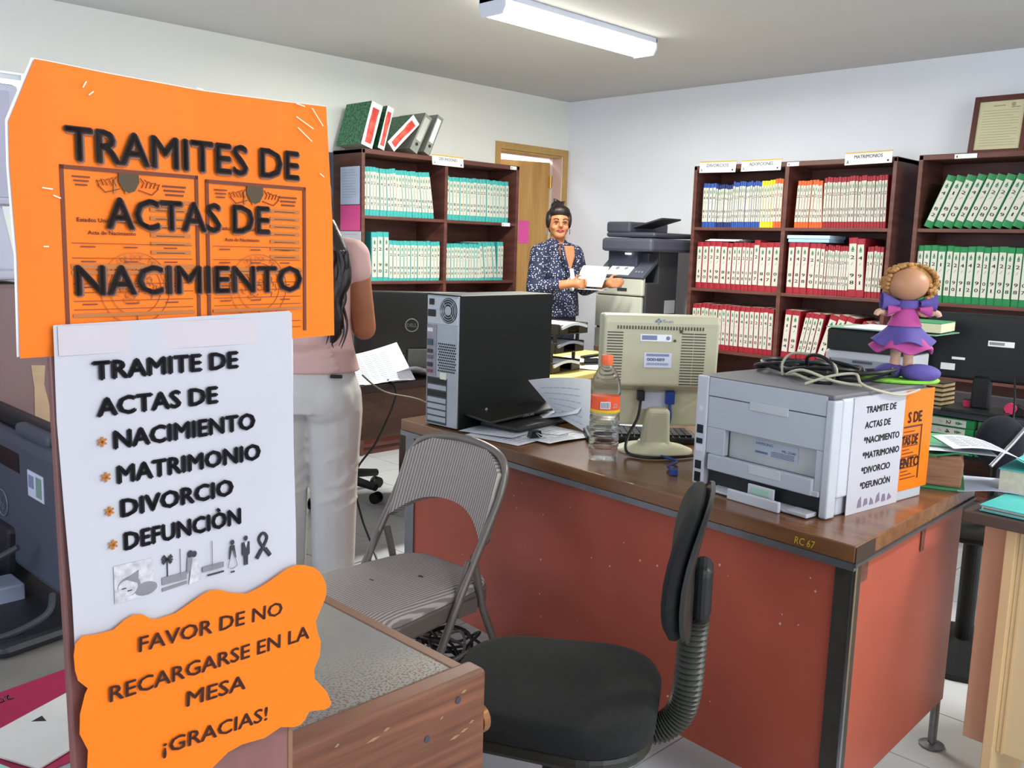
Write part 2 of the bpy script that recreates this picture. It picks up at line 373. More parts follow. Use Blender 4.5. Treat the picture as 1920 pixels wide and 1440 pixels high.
# signs clipped on the shelf tops
def shelf_sign(base, rz, x0, x1, z0, z1, word, label, tilt=0):
    A = Matrix.Translation(base) @ Matrix.Rotation(R(rz), 4, 'Z')
    p = A @ Vector(((x0 + x1) / 2, -.006, (z0 + z1) / 2)); w_, h_ = x1 - x0, z1 - z0
    t = thing('shelf_sign', label, 'sign', p, rz, group='white name signs on the bookcases')
    t.rotation_euler = (R(-6), R(tilt), R(rz))
    MB().b2(-w_ / 2, w_ / 2, -.002, .002, -h_ / 2, h_ / 2).build('card', M_white, t)
    MB().b2(-w_ / 2, w_ / 2, -.003, -.002, h_ / 2 - .008, h_ / 2).build('gold_stripe', M_gold, t)
    b = MB(); b.txt(word, -w_ * .3, -h_ * .02, w_ * .6, h_ * .28, 0, -.0032, bold=.008); b.txt('A', -w_ * .46, -h_ * .42, w_ * .05, h_ * .3, 1, -.0032); b.lathe([(.006, 0), (.006, .001)], 10, m=0, M=Matrix.Translation((w_ * .42, -.0025, -h_ * .3)) @ Matrix.Rotation(R(90), 4, 'X'))
    b.build('lettering', [M_ink, M_greenmark], t)
shelf_sign(bR, -90, .048, .322, 1.873, 1.947, 'DIVORCIOS', 'white sign reading DIVORCIOS clipped on the bookcase top', 1)
shelf_sign(bR, -90, .363, .643, 1.872, 1.942, 'ADOPCIONES', 'white sign reading ADOPCIONES clipped on the bookcase top', 0)
shelf_sign(bR, -90, 1.055, 1.334, 1.885, 1.957, 'MATRIMONIOS', 'white sign reading MATRIMONIOS clipped on the bookcase top', -1)
shelf_sign(bL, 0, .55, .82, 1.868, 1.935, 'DEFUNCIONES', 'white sign reading DEFUNCIONES on the bookcase by the door', 0)
for nm, bb, rz, x0, x1, z, lb in (('tape_strip', bR, -90, .68, .76, 1.905, 'white tape strip on top edge, middle of the red register bookcase'), ('tape_strip', b3, -90, .19, .305, 1.905, 'white tape strip on the green register bookcase edge'), ('tape_strip', bL, 0, 1.2, 1.28, 1.508, 'white tape strip on shelf edge beside the door'), ('tape_strip', bL, 0, 1.27, 1.33, 1.905, 'white tape strip on bookcase top corner nearest the door')):
    A = Matrix.Translation(bb) @ Matrix.Rotation(R(rz), 4, 'Z'); p = A @ Vector((x0, -.003, z))
    t = thing(nm, lb, 'tape', p, rz); b = MB().b2(0, x1 - x0, 0, .002, -.012, .012); b.txt('1', .01, -.006, .006, .01, 1, -.0005); b.build('strip', [M_white, M_greenmark], t)

# binders standing on the left bookcase
M_marble = mat('marbled_green', '#1c4a33', .4, .3, 60, c2='#3f8d5e', detail=6, lo=.4, hi=.6)
M_redlab = mat('red_smear', '#cf3a34', .6, .2, 18, c2='#e88068', lo=.45, hi=.8)
M_greyb = mat('grey_binder', '#8d9088', .5, .1, 60)
def box_binder(x, wd, h, ln, label, grey=False, pale=False, D=.27):
    a = R(ln); p = Vector(bL) + Vector((x + wd * math.cos(a) - wd * math.cos(a), .01, 1.923 + wd * math.sin(a)))
    t = thing('box_binder', label, 'binder', p, 0, group='binders standing on the bookcase'); t.rotation_euler = (0, a, 0)
    cov = M_greyb if grey else M_marble
    MB().b2(0, .004, 0, D, 0, h).b2(wd - .004, wd, 0, D, 0, h).b2(0, wd, 0, .004, 0, h).build('cover', cov, t, bevel=.001)
    MB().b2(.005, wd - .005, .01, D - .01, .005, h - .008).build('pages', M_pages, t)
    if grey:
        MB().b2(wd * .2, wd * .8, -.0015, 0, h * .3, h * .92).build('spine_label', M_white if pale else mat('grey_label', '#c2c2bd', .6), t, bevel=.0004)
        MB().lathe([(.004, 0), (.010, .001), (.011, .003), (.006, .004)], 14, m=0, M=Matrix.Translation((wd / 2, -.001, h * .2)) @ Matrix.Rotation(R(90), 4, 'X')).build('finger_ring', M_ink, t)
    else:
        MB().b2(.0, wd, -.0015, 0, 0, h).build('white_spine', M_white, t)
        rr = random.Random(int(x * 100)); pl = [(wd * .22 + rr.uniform(-.004, .004), h * (.08 + .16 * i)) for i in range(6)] + [(wd * .78 + rr.uniform(-.004, .004), h * (.88 - .16 * i)) for i in range(6)]
        MB().prism(pl, -.0026, -.0015, 'y').build('red_label', M_redlab, t)
box_binder(.0, .085, .275, 17, 'marbled green box binder with red label, leftmost on bookcase top')
box_binder(.125, .05, .27, 16, 'narrow box binder with solid red label, second on bookcase top')
box_binder(.20, .075, .275, 47, 'box binder with red label leaning far over between the others')
box_binder(.375, .07, .265, 28, 'grey lever arch binder leaning against a white-labelled one', True)
box_binder(.49, .055, .27, 25, 'grey lever arch binder with white label, rightmost on bookcase', True, True)

# sheets on the left bookcase side
def sheet_x(x, ya, yb, z0, z1, m, label, lines=0, name='paper_sheet'):
    t = thing(name, label, 'paper', (x, yb, z0), -90)
    MB().b2(0, yb - ya, -.0012, 0, 0, z1 - z0).build('sheet', m, t)
    if lines:
        b = MB(); w_ = yb - ya; h_ = z1 - z0; rr = random.Random(lines)
        for i in range(lines): b.b2(w_ * .12, w_ * rr.uniform(.6, .9), -.0018, -.0012, h_ * (.92 - .8 * i / lines) - .002, h_ * (.92 - .8 * i / lines))
        b.build('print', mat('pale_print', '#9aa0b0', .7), t)
    return t
sheet_x(3.364, 4.73, 4.935, 1.585, 1.815, mat('bluish_sheet', '#cdd6ee', .7), 'white printed sheet taped on the bookcase side, above pink', 11)
sheet_x(3.364, 4.725, 4.935, 1.425, 1.58, mat('pink_sheet', '#f05a9c', .7, .04), 'bright pink sheet taped on the bookcase side')
sheet_x(3.364, 4.715, 4.935, 1.19, 1.42, M_paper, 'white sheet taped on the bookcase side, below the pink one', 6)
t = thing('fuse_box', 'dark wall box partly seen left of the teal bookcase', 'box', (3.0, 4.93, 1.45), 0)
MB().b2(0, .31, 0, .1, 0, .45).build('case', mat('dark_blue_metal', '#2c3348', .5), t, bevel=.004)
MB().b2(.02, .29, -.006, 0, .02, .43).build('door', mat('dark_metal', '#23242a', .5), t, bevel=.002)

# framed certificates on the right bookcase
M_frame = mat('frame_wood', '#5a2f28', .45, .15, 6)
M_cert = mat('certificate_paper', '#cfc9a4', .6, .05, 5)
for y, lb in ((1.915, 'framed certificate in brown wood leaning on top of bookcase'), (1.628, 'second framed certificate cut off by the right picture edge')):
    t = thing('framed_certificate', lb, 'frame', (5.40, y, 1.922), -90, group=None); t.rotation_euler = (R(-9), 0, R(-90))
    W_, H_ = .285, .32
    MB().b2(0, .028, 0, .015, 0, H_).b2(W_ - .028, W_, 0, .015, 0, H_).b2(.028, W_ - .028, 0, .015, 0, .028).b2(.028, W_ - .028, 0, .015, H_ - .03, H_).build('frame', M_frame, t, bevel=.003)
    MB().b2(.026, W_ - .026, .008, .012, .026, H_ - .028).build('certificate', M_cert, t)
    b = MB()
    for i in range(14): b.b2(.05, W_ - .05 - (.03 if i % 4 == 3 else 0), .0072, .008, .05 + i * .0145, .052 + i * .0145)
    b.b2(.1, .16, .0072, .008, .262, .268); b.lathe([(.011, 0), (.011, .001)], 12, M=Matrix.Translation((.2, .008, .268)) @ Matrix.Rotation(R(90), 4, 'X'))
    b.b2(.19, .235, .0072, .008, .25, .256)
    b.build('print', mat('brown_print', '#a09b80', .7), t)

# ------------------------------------------------------------------ copier
M_cgrey = mat('copier_grey', '#4b4d5c', .5, .05); M_cdark = mat('copier_dark', '#333438', .5, .08); M_ccream = mat('copier_cream', '#b8b9ae', .5, .04)
t = thing('photocopier', 'large grey and cream office photocopier by the back wall', 'photocopier', (4.95, 4.135, 0), -90)
MB().b2(0, .42, .01, .36, .03, 1.14).build('body', M_cdark, t, bevel=.008)
for q, (z0, z1) in enumerate(((.06, .33), (.335, .60), (.605, .82), (.825, 1.05))):
    dr_ = MB().b2(.004, .40, -.012, .012, z0, z1 - .006).build('drawer', M_ccream, t, bevel=.006)
    if q > 1: MB().b2(.15, .24, -.016, -.01, z0 + .07, z0 + .10).build('grip', M_cdark, dr_, bevel=.003)
MB().b2(0, .41, -.02, .015, 1.05, 1.175).build('front_bezel', M_ccream, t, bevel=.01)
A = Matrix.Translation((0, -.03, 1.175)) @ Matrix.Rotation(R(38), 4, 'X')
MB().b2(.0, .41, 0, .22, -.03, 0, 0, A).build('control_panel', M_cgrey, t, bevel=.006)
MB().b2(.09, .28, .02, .15, 0, .004, 0, A).build('screen', mat('lit_screen', '#e8f0f4', .3, 0, emit='#eaf4fa', es=.9), t)
bb = MB()
for sx_ in (.15, .225): bb.lathe([(.016, 0), (.016, .001)], 12, M=A @ Matrix.Translation((sx_, .085, .0042)))
for sx_ in (.32, .345, .37): bb.b2(sx_, sx_ + .012, .05, .065, 0, .003, 0, A)
bb.build('screen_icons', mat('icon_grey', '#7d8a90', .5), t)
MB().b2(.05, .419, .14, .36, 1.05, 1.36).build('paper_tower', M_cdark, t, bevel=.006)
MB().b2(.05, .30, .05, .2, 1.17, 1.36).b2(.28, .36, .1, .3, 1.22, 1.34).build('output_tray', mat('copier_mid', '#3a3d4c', .5), t, bevel=.006)
MB().b2(.22, .25, .02, .05, 1.325, 1.335).build('indicator_lamp', mat('white_led', '#ffffff', .3, 0, emit='#ffffff', es=4), t)
MB().b2(.04, .47, -.02, .50, 1.345, 1.435).build('scanner', M_cgrey, t, bevel=.02)
MB().b2(.045, .46, .02, .48, 1.44, 1.475).b2(.045, .25, .02, .46, 1.47, 1.545).build('document_feeder', mat('copier_grey_top', '#41434f', .5), t, bevel=.015)
A = Matrix.Translation((.24, .06, 1.50)) @ Matrix.Rotation(R(-14), 4, 'Y')
MB().b2(0, .25, 0, .22, 0, .012, 0, A).build('feeder_tray', M_cdark, t, bevel=.004)
MB().b2(.421, .423, .22, .34, .93, 1.02).build('side_sticker', mat('sticker_grey', '#9c9ea2', .6), t)
MB().b2(.2, .28, -.0245, -.02, 1.08, 1.10).build('badge', M_cdark, t)
MB().tube([(.41, .34, .9), (.44, .42, .8), (.45, .5, .5), (.45, .5, .0)], .004, 6, smooth=5).build('power_cord', M_black, t)

# ------------------------------------------------------------------ woman by the copier
def hand(b, wrist, d, up, s=1.0, side=1):
    w_ = Vector(wrist); d = Vector(d).normalized(); up = Vector(up).normalized(); sd = d.cross(up).normalized()
    b.cap2(w_, .022 * s, w_ + d * .045 * s, .027 * s); b.cap2(w_ + d * .03 * s - up * .018 * s, .016 * s, w_ + d * .07 * s - up * .022 * s, .013 * s); b.cap2(w_ + d * .03 * s + up * .018 * s, .016 * s, w_ + d * .07 * s + up * .02 * s, .013 * s)
    for i, L in enumerate((.062, .072, .068, .052)):
        o = w_ + d * .075 * s + up * (.027 - .018 * i) * s; m1 = o + (d * .8 + sd * .45 * side) * L * .55 * s; e = m1 + (d * .25 + sd * .9 * side) * L * .5 * s
        b.cap2(o, .0088 * s, m1, .008 * s, 8); b.cap2(m1, .008 * s, e, .0065 * s, 8)
    o = w_ + d * .02 * s + up * .026 * s; b.cap2(o, .011 * s, o + (d * .6 + up * .55 + sd * .3 * side) * .05 * s, .009 * s, 8); q = o + (d * .6 + up * .55 + sd * .3 * side) * .05 * s; b.cap2(q, .009 * s, q + (d * .8 + sd * .5 * side) * .03 * s, .007 * s, 8)
p2 = thing('person', 'woman with dark hair bun and dotted navy jacket holding papers', 'person', (4.60, 4.20, 0), 0)
HM = Matrix.Translation((0.0, 0.0, 1.50)) @ Matrix.Rotation(R(-38), 4, 'Z') @ Matrix.Diagonal((.97, .97, .90, 1))
hv = lambda x, y, z: HM @ Vector((x, y, z))
b = MB()
b.ell((0, 0, 0), (.076, .09, .10), 20, M=HM @ Matrix.Translation((0, .008, .035)))
b.ell((0, 0, 0), (.066, .066, .075), 20, M=HM @ Matrix.Translation((0, -.025, -.015)))
b.ell((0, 0, 0), (.04, .035, .03), 16, M=HM @ Matrix.Translation((0, -.055, -.065)))
b.cap2(hv(0, -.09, .035), .009, hv(0, -.108, .0), .013, 8); b.cap2(hv(-.012, -.1, -.002), .008, hv(.012, -.1, -.002), .008, 8)
for s_ in (-1, 1):
    b.ell((0, 0, 0), (.024, .02, .02), 12, M=HM @ Matrix.Translation((s_ * .038, -.07, -.012)))
    b.ell((0, 0, 0), (.022, .01, .009), 10, M=HM @ Matrix.Translation((s_ * .03, -.09, .04)))
    b.ell((0, 0, 0), (.01, .018, .028), 10, M=HM @ Matrix.Translation((s_ * .076, .005, .005)))
b.cap2((0, .02, 1.30), .055, hv(0, .005, -.03), .048); b.cap2((-.12, .01, 1.33), .045, (.12, .01, 1.33), .045); b.ell((0, 0, 1.22), (.14, .09, .13))
for s_ in (-1, 1):
    b.cap2((s_ * .17, 0, 1.30), .045, (s_ * .2, 0, 1.1), .04); b.cap2((s_ * .075, 0, .82), .08, (s_ * .08, 0, .46), .055); b.cap2((s_ * .08, 0, .46), .055, (s_ * .08, 0, .09), .036); b.cap2((s_ * .08, .02, .06), .036, (s_ * .085, -.13, .035), .03)
b.ell((0, 0, .9), (.16, .11, .16)); b.ell((0, 0, 1.08), (.14, .1, .2))
el, wr = (-.245, -.03, 1.085), (-.13, -.25, 1.13)
b.cap2((-.2, 0, 1.1), .04, el, .04); b.cap2(el, .04, wr, .028); hand(b, wr, (.35, -.9, .0), (0, 0, 1), 1, 1)
el2, wr2 = (.225, -.06, 1.085), (.13, -.33, 1.13)
b.cap2((.2, 0, 1.1), .04, el2, .04); b.cap2(el2, .04, wr2, .026); hand(b, wr2, (-.15, -.9, .1), (0, 0, 1), 1, -1)
remeshed(b, 'body', M_skin2, p2, .0075, 3)
# face details
f = MB()
for s_ in (-1, 1): f.ell((0, 0, 0), (.012, .005, .006), 12, M=HM @ Matrix.Translation((s_ * .03, -.0945, .024)))
f.build('eyes', mat('eye_dark', '#2a1815', .3), p2, smooth=True)
f = MB()
for s_ in (-1, 1): f.tube([hv(s_ * .014, -.099, .044), hv(s_ * .03, -.1, .051), hv(s_ * .05, -.086, .044)], .003, 6, smooth=3)
f.build('eyebrows', M_hair, p2, smooth=True)
f = MB(); f.tube([hv(-.028, -.085, -.036), hv(-.012, -.097, -.031), hv(0, -.099, -.034), hv(.012, -.097, -.031), hv(.028, -.085, -.036)], [.001, .004, .004, .004, .001], 8, smooth=3); f.tube([hv(-.022, -.086, -.039), hv(0, -.094, -.043), hv(.022, -.086, -.039)], [.001, .0045, .001], 8, smooth=3)
f.build('lips', mat('lips', '#a83f48', .4), p2, smooth=True)
b = MB(); b.ell((0, 0, 0), (.083, .088, .092), 20, M=HM @ Matrix.Translation((0, .022, .055))); b.ell((0, 0, 0), (.075, .05, .05), 16, M=HM @ Matrix.Translation((0, -.03, .105)))
for s_ in (-1, 1): b.ell((0, 0, 0), (.018, .045, .065), 12, M=HM @ Matrix.Translation((s_ * .073, -.005, .045)))
b.ell((0, 0, 0), (.05, .045, .04), 14, M=HM @ Matrix.Translation((-.005, .03, .145))); b.cap2(hv(0, .03, .17), .018, hv(-.03, .02, .195), .01); b.cap2(hv(.02, .03, .165), .015, hv(.04, .02, .182), .008)
b.ell((0, 0, 0), (.065, .05, .06), 14, M=HM @ Matrix.Translation((0, .06, -.01)))
remeshed(b, 'hair', M_hair, p2, .008, 2)
# jacket with white dots
mj = bpy.data.materials.new('dotted_jacket'); mj.use_nodes = True; N, L_, P_ = nodes(mj)
tc = N.new('ShaderNodeTexCoord'); vo = N.new('ShaderNodeTexVoronoi'); vo.inputs['Scale'].default_value = 72; vo.inputs['Randomness'].default_value = .75
cr = N.new('ShaderNodeValToRGB'); cr.color_ramp.interpolation = 'CONSTANT'; cr.color_ramp.elements[0].color = lin('#d8dbe6'); cr.color_ramp.elements[1].position = .27; cr.color_ramp.elements[1].color = lin('#1b2040')
L_.new(tc.outputs['Object'], vo.inputs[0]); L_.new(vo.outputs['Distance'], cr.inputs[0]); L_.new(cr.outputs[0], P_.inputs['Base Color']); P_.inputs['Roughness'].default_value = .8
b = MB(); b.ell((0, .01, 1.2), (.175, .125, .16)); b.ell((0, .0, 1.05), (.165, .13, .17)); b.ell((0, .01, .95), (.185, .14, .11)); b.cap2((-.12, .01, 1.335), .06, (.12, .01, 1.335), .06); b.cap2((-.05, .01, 1.37), .05, (.05, .01, 1.37), .05)
b.ell((-.07, -.08, 1.17), (.075, .06, .07)); b.ell((.07, -.08, 1.17), (.075, .06, .07))
b.lathe([(.185, 0), (.18, .08), (.165, .2)], 24, (0, .0, .90), sy=.76)
b.cap2((-.17, 0, 1.315), .068, (-.235, -.02, 1.10), .057); b.cap2(el, .056, (-.175, -.16, 1.115), .045)
b.cap2((.17, 0, 1.315), .066, (.225, -.04, 1.10), .056); b.cap2(el2, .055, (.165, -.23, 1.12), .042)
remeshed(b, 'jacket', mj, p2, .012, 3)
# collar and neckline
VM = Matrix.Rotation(R(-12), 4, 'Z')
MB().prism([(-.038, 1.37), (.038, 1.37), (.045, 1.30), (.012, 1.185), (-.03, 1.29)], -.142, -.06, 'y', M=VM).build('neckline', M_skin2, p2, bevel=.01, seg=3)
MB().prism([(-.002, 1.215), (.022, 1.225), (.048, 1.13), (.03, 1.07), (-.0, 1.12)], -.162, -.08, 'y', M=VM).build('white_top', M_white, p2, bevel=.008, seg=3)
b = MB()
for s_ in (-1, 1): b.tube([VM @ Vector((s_ * .045, -.11, 1.375)), VM @ Vector((s_ * .056, -.150, 1.31)), VM @ Vector((s_ * .035 + .008, -.160, 1.22)), VM @ Vector((.02 + s_ * .022, -.160, 1.13))], [.012, .014, .012, .006], 8, smooth=4)
b.build('lapel', mj, p2, smooth=True)
b = MB(); b.cap2((-.07, 0, .88), .095, (-.08, 0, .45), .07); b.cap2((.07, 0, .88), .095, (.08, 0, .45), .07); b.cap2((-.08, 0, .45), .07, (-.08, 0, .12), .06); b.cap2((.08, 0, .45), .07, (.08, 0, .12), .06); b.ell((0, 0, .88), (.17, .12, .1))
remeshed(b, 'trousers', mat('navy_cloth', '#1c2138', .8), p2, .014, 2)
MB().tube([Vector(wr) + Vector((.0, .02, 0)) + Vector((.031 * math.cos(a), .012 * math.cos(a), .031 * math.sin(a))) for a in [i * math.pi / 8 for i in range(16)]], .004, 6, closed=True).build('bracelet', mat('bangle', '#d9d3b8', .3, metal=.5), p2, smooth=True)
f = MB()
for s_ in (-1, 1): f.tube([hv(s_ * .08, 0, -.02), hv(s_ * .082, 0, -.06)], .003, 6)
f.build('earring', M_chrome, p2)
t = thing('paper_booklet', 'grey paper booklet held in the hands of the woman', 'papers', (4.615, 3.91, 1.13), 20)
def bk(u, v): return (-.03 + .13 * v + .02 * math.sin(u * 3), -.09 + .18 * u, -.02 + .13 * v + .03 * math.sin(v * 3) * u)
MB().grid(bk, 6, 6).build('open_pages', mat('grey_paper', '#bfc0b4', .7), t, solid=.004, smooth=True)
MB().grid(lambda u, v: (-.02 + .1 * v, -.09 + .17 * u, -.04 + .03 * v - .03 * v * v), 6, 6).build('loose_sheet', M_paper, t, solid=.001, smooth=True)

# ------------------------------------------------------------------ pink-blouse woman
p1 = thing('person', 'woman with long dark hair, pink blouse and white trousers, back turned', 'person', (1.885, 2.975, 0), -45)
b = MB()
b.ell((0, .01, 1.50), (.074, .09, .105), 20); b.ell((0, .04, 1.46), (.062, .06, .075)); b.cap2((0, 0, 1.33), .055, (0, 0, 1.43), .05)
b.cap2((0, .1, 1.5), .012, (0, .11, 1.47), .013, 8)
b.cap2((-.13, 0, 1.31), .05, (.13, 0, 1.31), .05); b.ell((0, 0, 1.15), (.14, .1, .2)); b.ell((0, 0, .9), (.16, .11, .14))
for s_ in (-1, 1):
    sh, elb, wrs = (s_ * .17, .0, 1.30), (s_ * .205, .03, 1.03), (s_ * .10, .26, 1.06)
    b.cap2(sh, .055, elb, .046); b.cap2(elb, .045, wrs, .028); hand(b, wrs, (-s_ * .3, .9, .1), (0, 0, 1), 1, s_)
    b.cap2((s_ * .085, 0, .8), .08, (s_ * .09, 0, .45), .06); b.cap2((s_ * .09, 0, .45), .055, (s_ * .09, -.01, .09), .036); b.cap2((s_ * .09, -.03, .05), .035, (s_ * .1, .12, .03), .028)
remeshed(b, 'body', M_skin, p1, .010, 3)
# trousers
M_trs = mat('white_trousers', '#cbc7c4', .8, .03, 14, bump=.15)
b = MB(); b.lathe([(.135, .93), (.165, .89), (.2, .79), (.205, .72)], 28, sy=.72)
b.ell((-.082, -.045, .765), (.105, .10, .105)); b.ell((.082, -.045, .765), (.105, .10, .105))
for s_ in (-1, 1):
    b.cap2((s_ * .098, 0, .72), .108, (s_ * .096, 0, .46), .092); b.cap2((s_ * .096, 0, .46), .092, (s_ * .095, -.005, .12), .083)
    rr = random.Random(4 + s_)
    for i in range(13):   # creases
        z = .33 + i * .032; a0 = rr.uniform(-2.2, -.9); xx = s_ * .097; r0 = .094 + .016 * (z - .4)
        b.tube([(xx + r0 * math.cos(a0 + q * .35), r0 * math.sin(a0 + q * .35), z + rr.uniform(-.006, .012) + .01 * q) for q in range(5)], [.002, .006, .008, .006, .002], 6)
remeshed(b, 'trousers', M_trs, p1, .009, 3)

MB().b2(.105, .15, -.125, -.108, .856, .869).build('belt_patch', M_black, p1, bevel=.004)
b = MB()
for s_ in (-1, 1): b.cap2((s_ * .095, -.03, .035), .04, (s_ * .1, .13, .025), .032)
remeshed(b, 'shoes', mat('brown_shoe', '#6b5340', .6), p1, .01, 2)
# blouse
M_pink = mat('pink_blouse', '#d3aaa5', .8, .06, 8, bump=.2)
b = MB()
b.lathe([(.194, .868), (.186, .90), (.168, .97), (.158, 1.05), (.165, 1.14), (.172, 1.22), (.168, 1.29), (.12, 1.345), (.065, 1.375)], 32, sy=.72)
b.cap2((0, -.03, 1.03), .13, (0, -.03, 1.1), .12)
b.b2(-.3, .3, -.3, .3, .5, .5001) if 0 else None
for s_ in (-1, 1): b.cap2((s_ * .06, 0, 1.33), .055, (s_ * .165, .0, 1.30), .066); b.cap2((s_ * .165, .0, 1.30), .066, (s_ * .176, .0, 1.25), .062)
rr = random.Random(2)
for i in range(7):
    z = .9 + i * .022; b.tube([(-.15 + .06 * q, -.105 - .012 * math.sin(q * .63), z + .012 * math.sin(q + i)) for q in range(6)], [.002, .006, .008, .008, .006, .002], 6, smooth=3)
for z, tw in ((1.05, .03), (1.12, -.02), (1.2, .03)): b.tube([(-.1, -.1, z), (0, -.112, z + tw), (.1, -.1, z)], [.002, .007, .002], 6, smooth=4)
remeshed(b, 'blouse', M_pink, p1, .009, 3)
# hair
b = MB(); b.ell((0, -.01, 1.52), (.092, .10, .105)); b.ell((0, -.06, 1.42), (.095, .06, .12)); b.ell((.0, -.095, 1.28), (.11, .045, .14)); b.ell((0, -.11, 1.18), (.095, .035, .12))
b.cap2((.05, -.09, 1.36), .05, (.1, -.095, 1.20), .035); b.cap2((.1, -.1, 1.20), .035, (.1, -.12, 1.10), .022); b.cap2((-.05, -.09, 1.36), .05, (-.1, -.1, 1.15), .035)
b.tube([(.08, -.08, 1.42), (.13, -.10, 1.32), (.155, -.12, 1.22), (.13, -.13, 1.14), (.145, -.135, 1.06), (.125, -.135, 1.0)], [.035, .036, .03, .024, .016, .005], 10, smooth=4); b.tube([(.06, -.1, 1.36), (.10, -.12, 1.24), (.095, -.135, 1.12), (.12, -.135, 1.02), (.105, -.135, .98)], [.03, .03, .024, .014, .004], 10, smooth=4)
remeshed(b, 'hair', M_hair, p1, .010, 2)
b = MB(); rr = random.Random(9)
for i in range(46):
    x = rr.uniform(-.10, .155); ph = rr.uniform(0, 6); am = rr.uniform(.006, .018); L = rr.uniform(.2, .36); y = -.12 - rr.uniform(0, .02)
    b.tube([(x + am * math.sin(ph + q * 1.15) , y - .01 * math.sin(ph + q), 1.32 - L * q / 8) for q in range(9)], [.008, .009, .009, .008, .007, .006, .005, .004, .001], 5, smooth=3)
b.tube([(.11, -.10, 1.15), (.1, -.135, 1.10), (.12, -.135, 1.06), (.145, -.125, 1.03), (.13, -.13, 1.0), (.115, -.13, .985), (.12, -.13, .97)], [.008, .007, .006, .005, .004, .003, .001], 6, smooth=4)
b.build('hair_locks', M_hair, p1, smooth=True)

# ------------------------------------------------------------------ desk with the back-turned monitor behind the woman
M_brown = mat('brown_laminate', '#4a3227', .4, .15, 3, stretch=(1, 6, 6), c2='#634638')
t = thing('office_desk', 'brown wooden desk behind the orange desk, under the round-logo monitor', 'desk', (1.75, 3.18, 0), 0)
MB().b2(0, 1.30, 0, .72, .715, .745).build('desk_top', mat('dark_top', '#3a2a24', .35), t, bevel=.003)
MB().b2(.03, 1.27, .03, .05, .50, .715).build('modesty_panel', M_brown, t, bevel=.002)
for x in (.0, 1.26): MB().b2(x, x + .04, .02, .68, 0, .715).build('side_panel', M_brown, t, bevel=.002)
def monitor_back(name, label, loc, rz, W, H, z0, mt, label_parts=(), foot=True, tilt=0, th=.03):
    t = thing(name, label, 'monitor', loc, rz)
    MB().b2(-W / 2, W / 2, 0, th, z0, z0 + H).build('housing', mt, t, bevel=.012, seg=3)
    MB().b2(-W / 2 + .006, W / 2 - .006, th, th + .01, z0 + .006, z0 + H - .006).build('bezel', M_black, t, bevel=.003)
    MB().b2(-W / 2 + .02, W / 2 - .02, th + .0098, th + .0105, z0 + .02, z0 + H - .02).build('screen', M_blackg, t)
    if foot:
        MB().b2(-.035, .035, .0, .035, .012, z0 + .03).build('stand', mt, t, bevel=.008)
        MB().b2(-.12, .12, -.09, .11, 0, .014).build('stand_base', mt, t, bevel=.006, seg=3)
    return t
M_dell = mat('dark_green_black', '#1e201c', .38, .1, 4)
t = monitor_back('monitor', 'wide black monitor seen from behind, round logo, beside the woman', (2.80, 3.50, .745), -32, .56, .31, .07, M_dell)
b = MB(); ring = [(.031 * math.cos(a), -.0015, .215 + .031 * math.sin(a)) for a in [i * math.pi / 12 for i in range(24)]]
b.tube(ring, .0025, 6, closed=True); b.txt('DELL', -.024, .207, .048, .016, 0, -.0015); b.build('logo', mat('logo_grey', '#8b8d88', .4), t)
MB().b2(-.28, .28, -.001, .0, .335, .34).build('vent_strip', M_black, t)
MB().b2(-.02, .11, -.022, -.005, .0, .10).build('cable_cover', mat('grey_cover', '#55554c', .5), t, bevel=.004)
# papers on that desk
def curl(W_, D_, a=.02, ph=0.0):
    return lambda u, v: (u * W_, v * D_, .002 + a * (math.sin(u * 2.2 + ph) * (1 - v)) ** 2)
def sheet(loc, rz, label, W_=.21, D_=.28, a=.01, ph=0, m=None, name='paper_sheet', lines=10, group=None):
    t = thing(name, label, 'paper', loc, rz, group)
    fn = curl(W_, D_, a, ph); MB().grid(fn, 8, 6).build('sheet', m or M_paper, t, smooth=True, solid=.0006)
    if lines:
        b = MB(); rr = random.Random(int(loc[0] * 100))
        for i in range(lines):
            v = .1 + .8 * i / lines; e = rr.uniform(.6, .9)
            for q in range(5):
                u0, u1 = .1 + (e - .1) * q / 5, .1 + (e - .1) * (q + .85) / 5
                p, p_, r2, r3 = fn(u0, v), fn(u1, v), fn(u1, v + .015), fn(u0, v + .015)
                b.add([(a_[0], a_[1], a_[2] + .001) for a_ in (p, p_, r2, r3)], [(0, 1, 2, 3)])
        b.build('print', mat('pale_print', '#9aa0b0', .7), t)
    return t
sheet((2.29, 3.175, .747), -8, 'large white printed sheet on the brown desk beside the woman', .24, .26, .012)
sheet((2.50, 3.165, .750), 4, 'white printed sheet overhanging the brown desk near the computer tower', .27, .27, .06, 1.2, lines=12)
sheet((2.42, 3.36, .753), -12, 'pink sheet lying under the round-logo monitor', .22, .15, .0, 0, mat('pink_paper', '#f08fae', .7), lines=0)
t = thing('desk_items', 'small blue and white tin behind the papers on brown desk', 'container', (2.98, 3.32, .746), 0)
MB().lathe([(.03, 0), (.03, .08), (.026, .085)], 16).build('tin', mat('blue_tin', '#2d3a66', .4), t, smooth=True); MB().lathe([(.031, .05), (.031, .06)], 16).build('band', M_white, t)
t = thing('book_stack', 'low stack of pale green and white booklets on brown desk', 'books', (2.92, 3.22, .746), 12)
for q, c_ in enumerate(('#c9d6cc', '#7fa98a', '#e6e9ee')): MB().b2(0, .14, 0, .2, q * .02, q * .02 + .018).build('booklet', mat('bk%d' % q, c_, .6), t, bevel=.002)

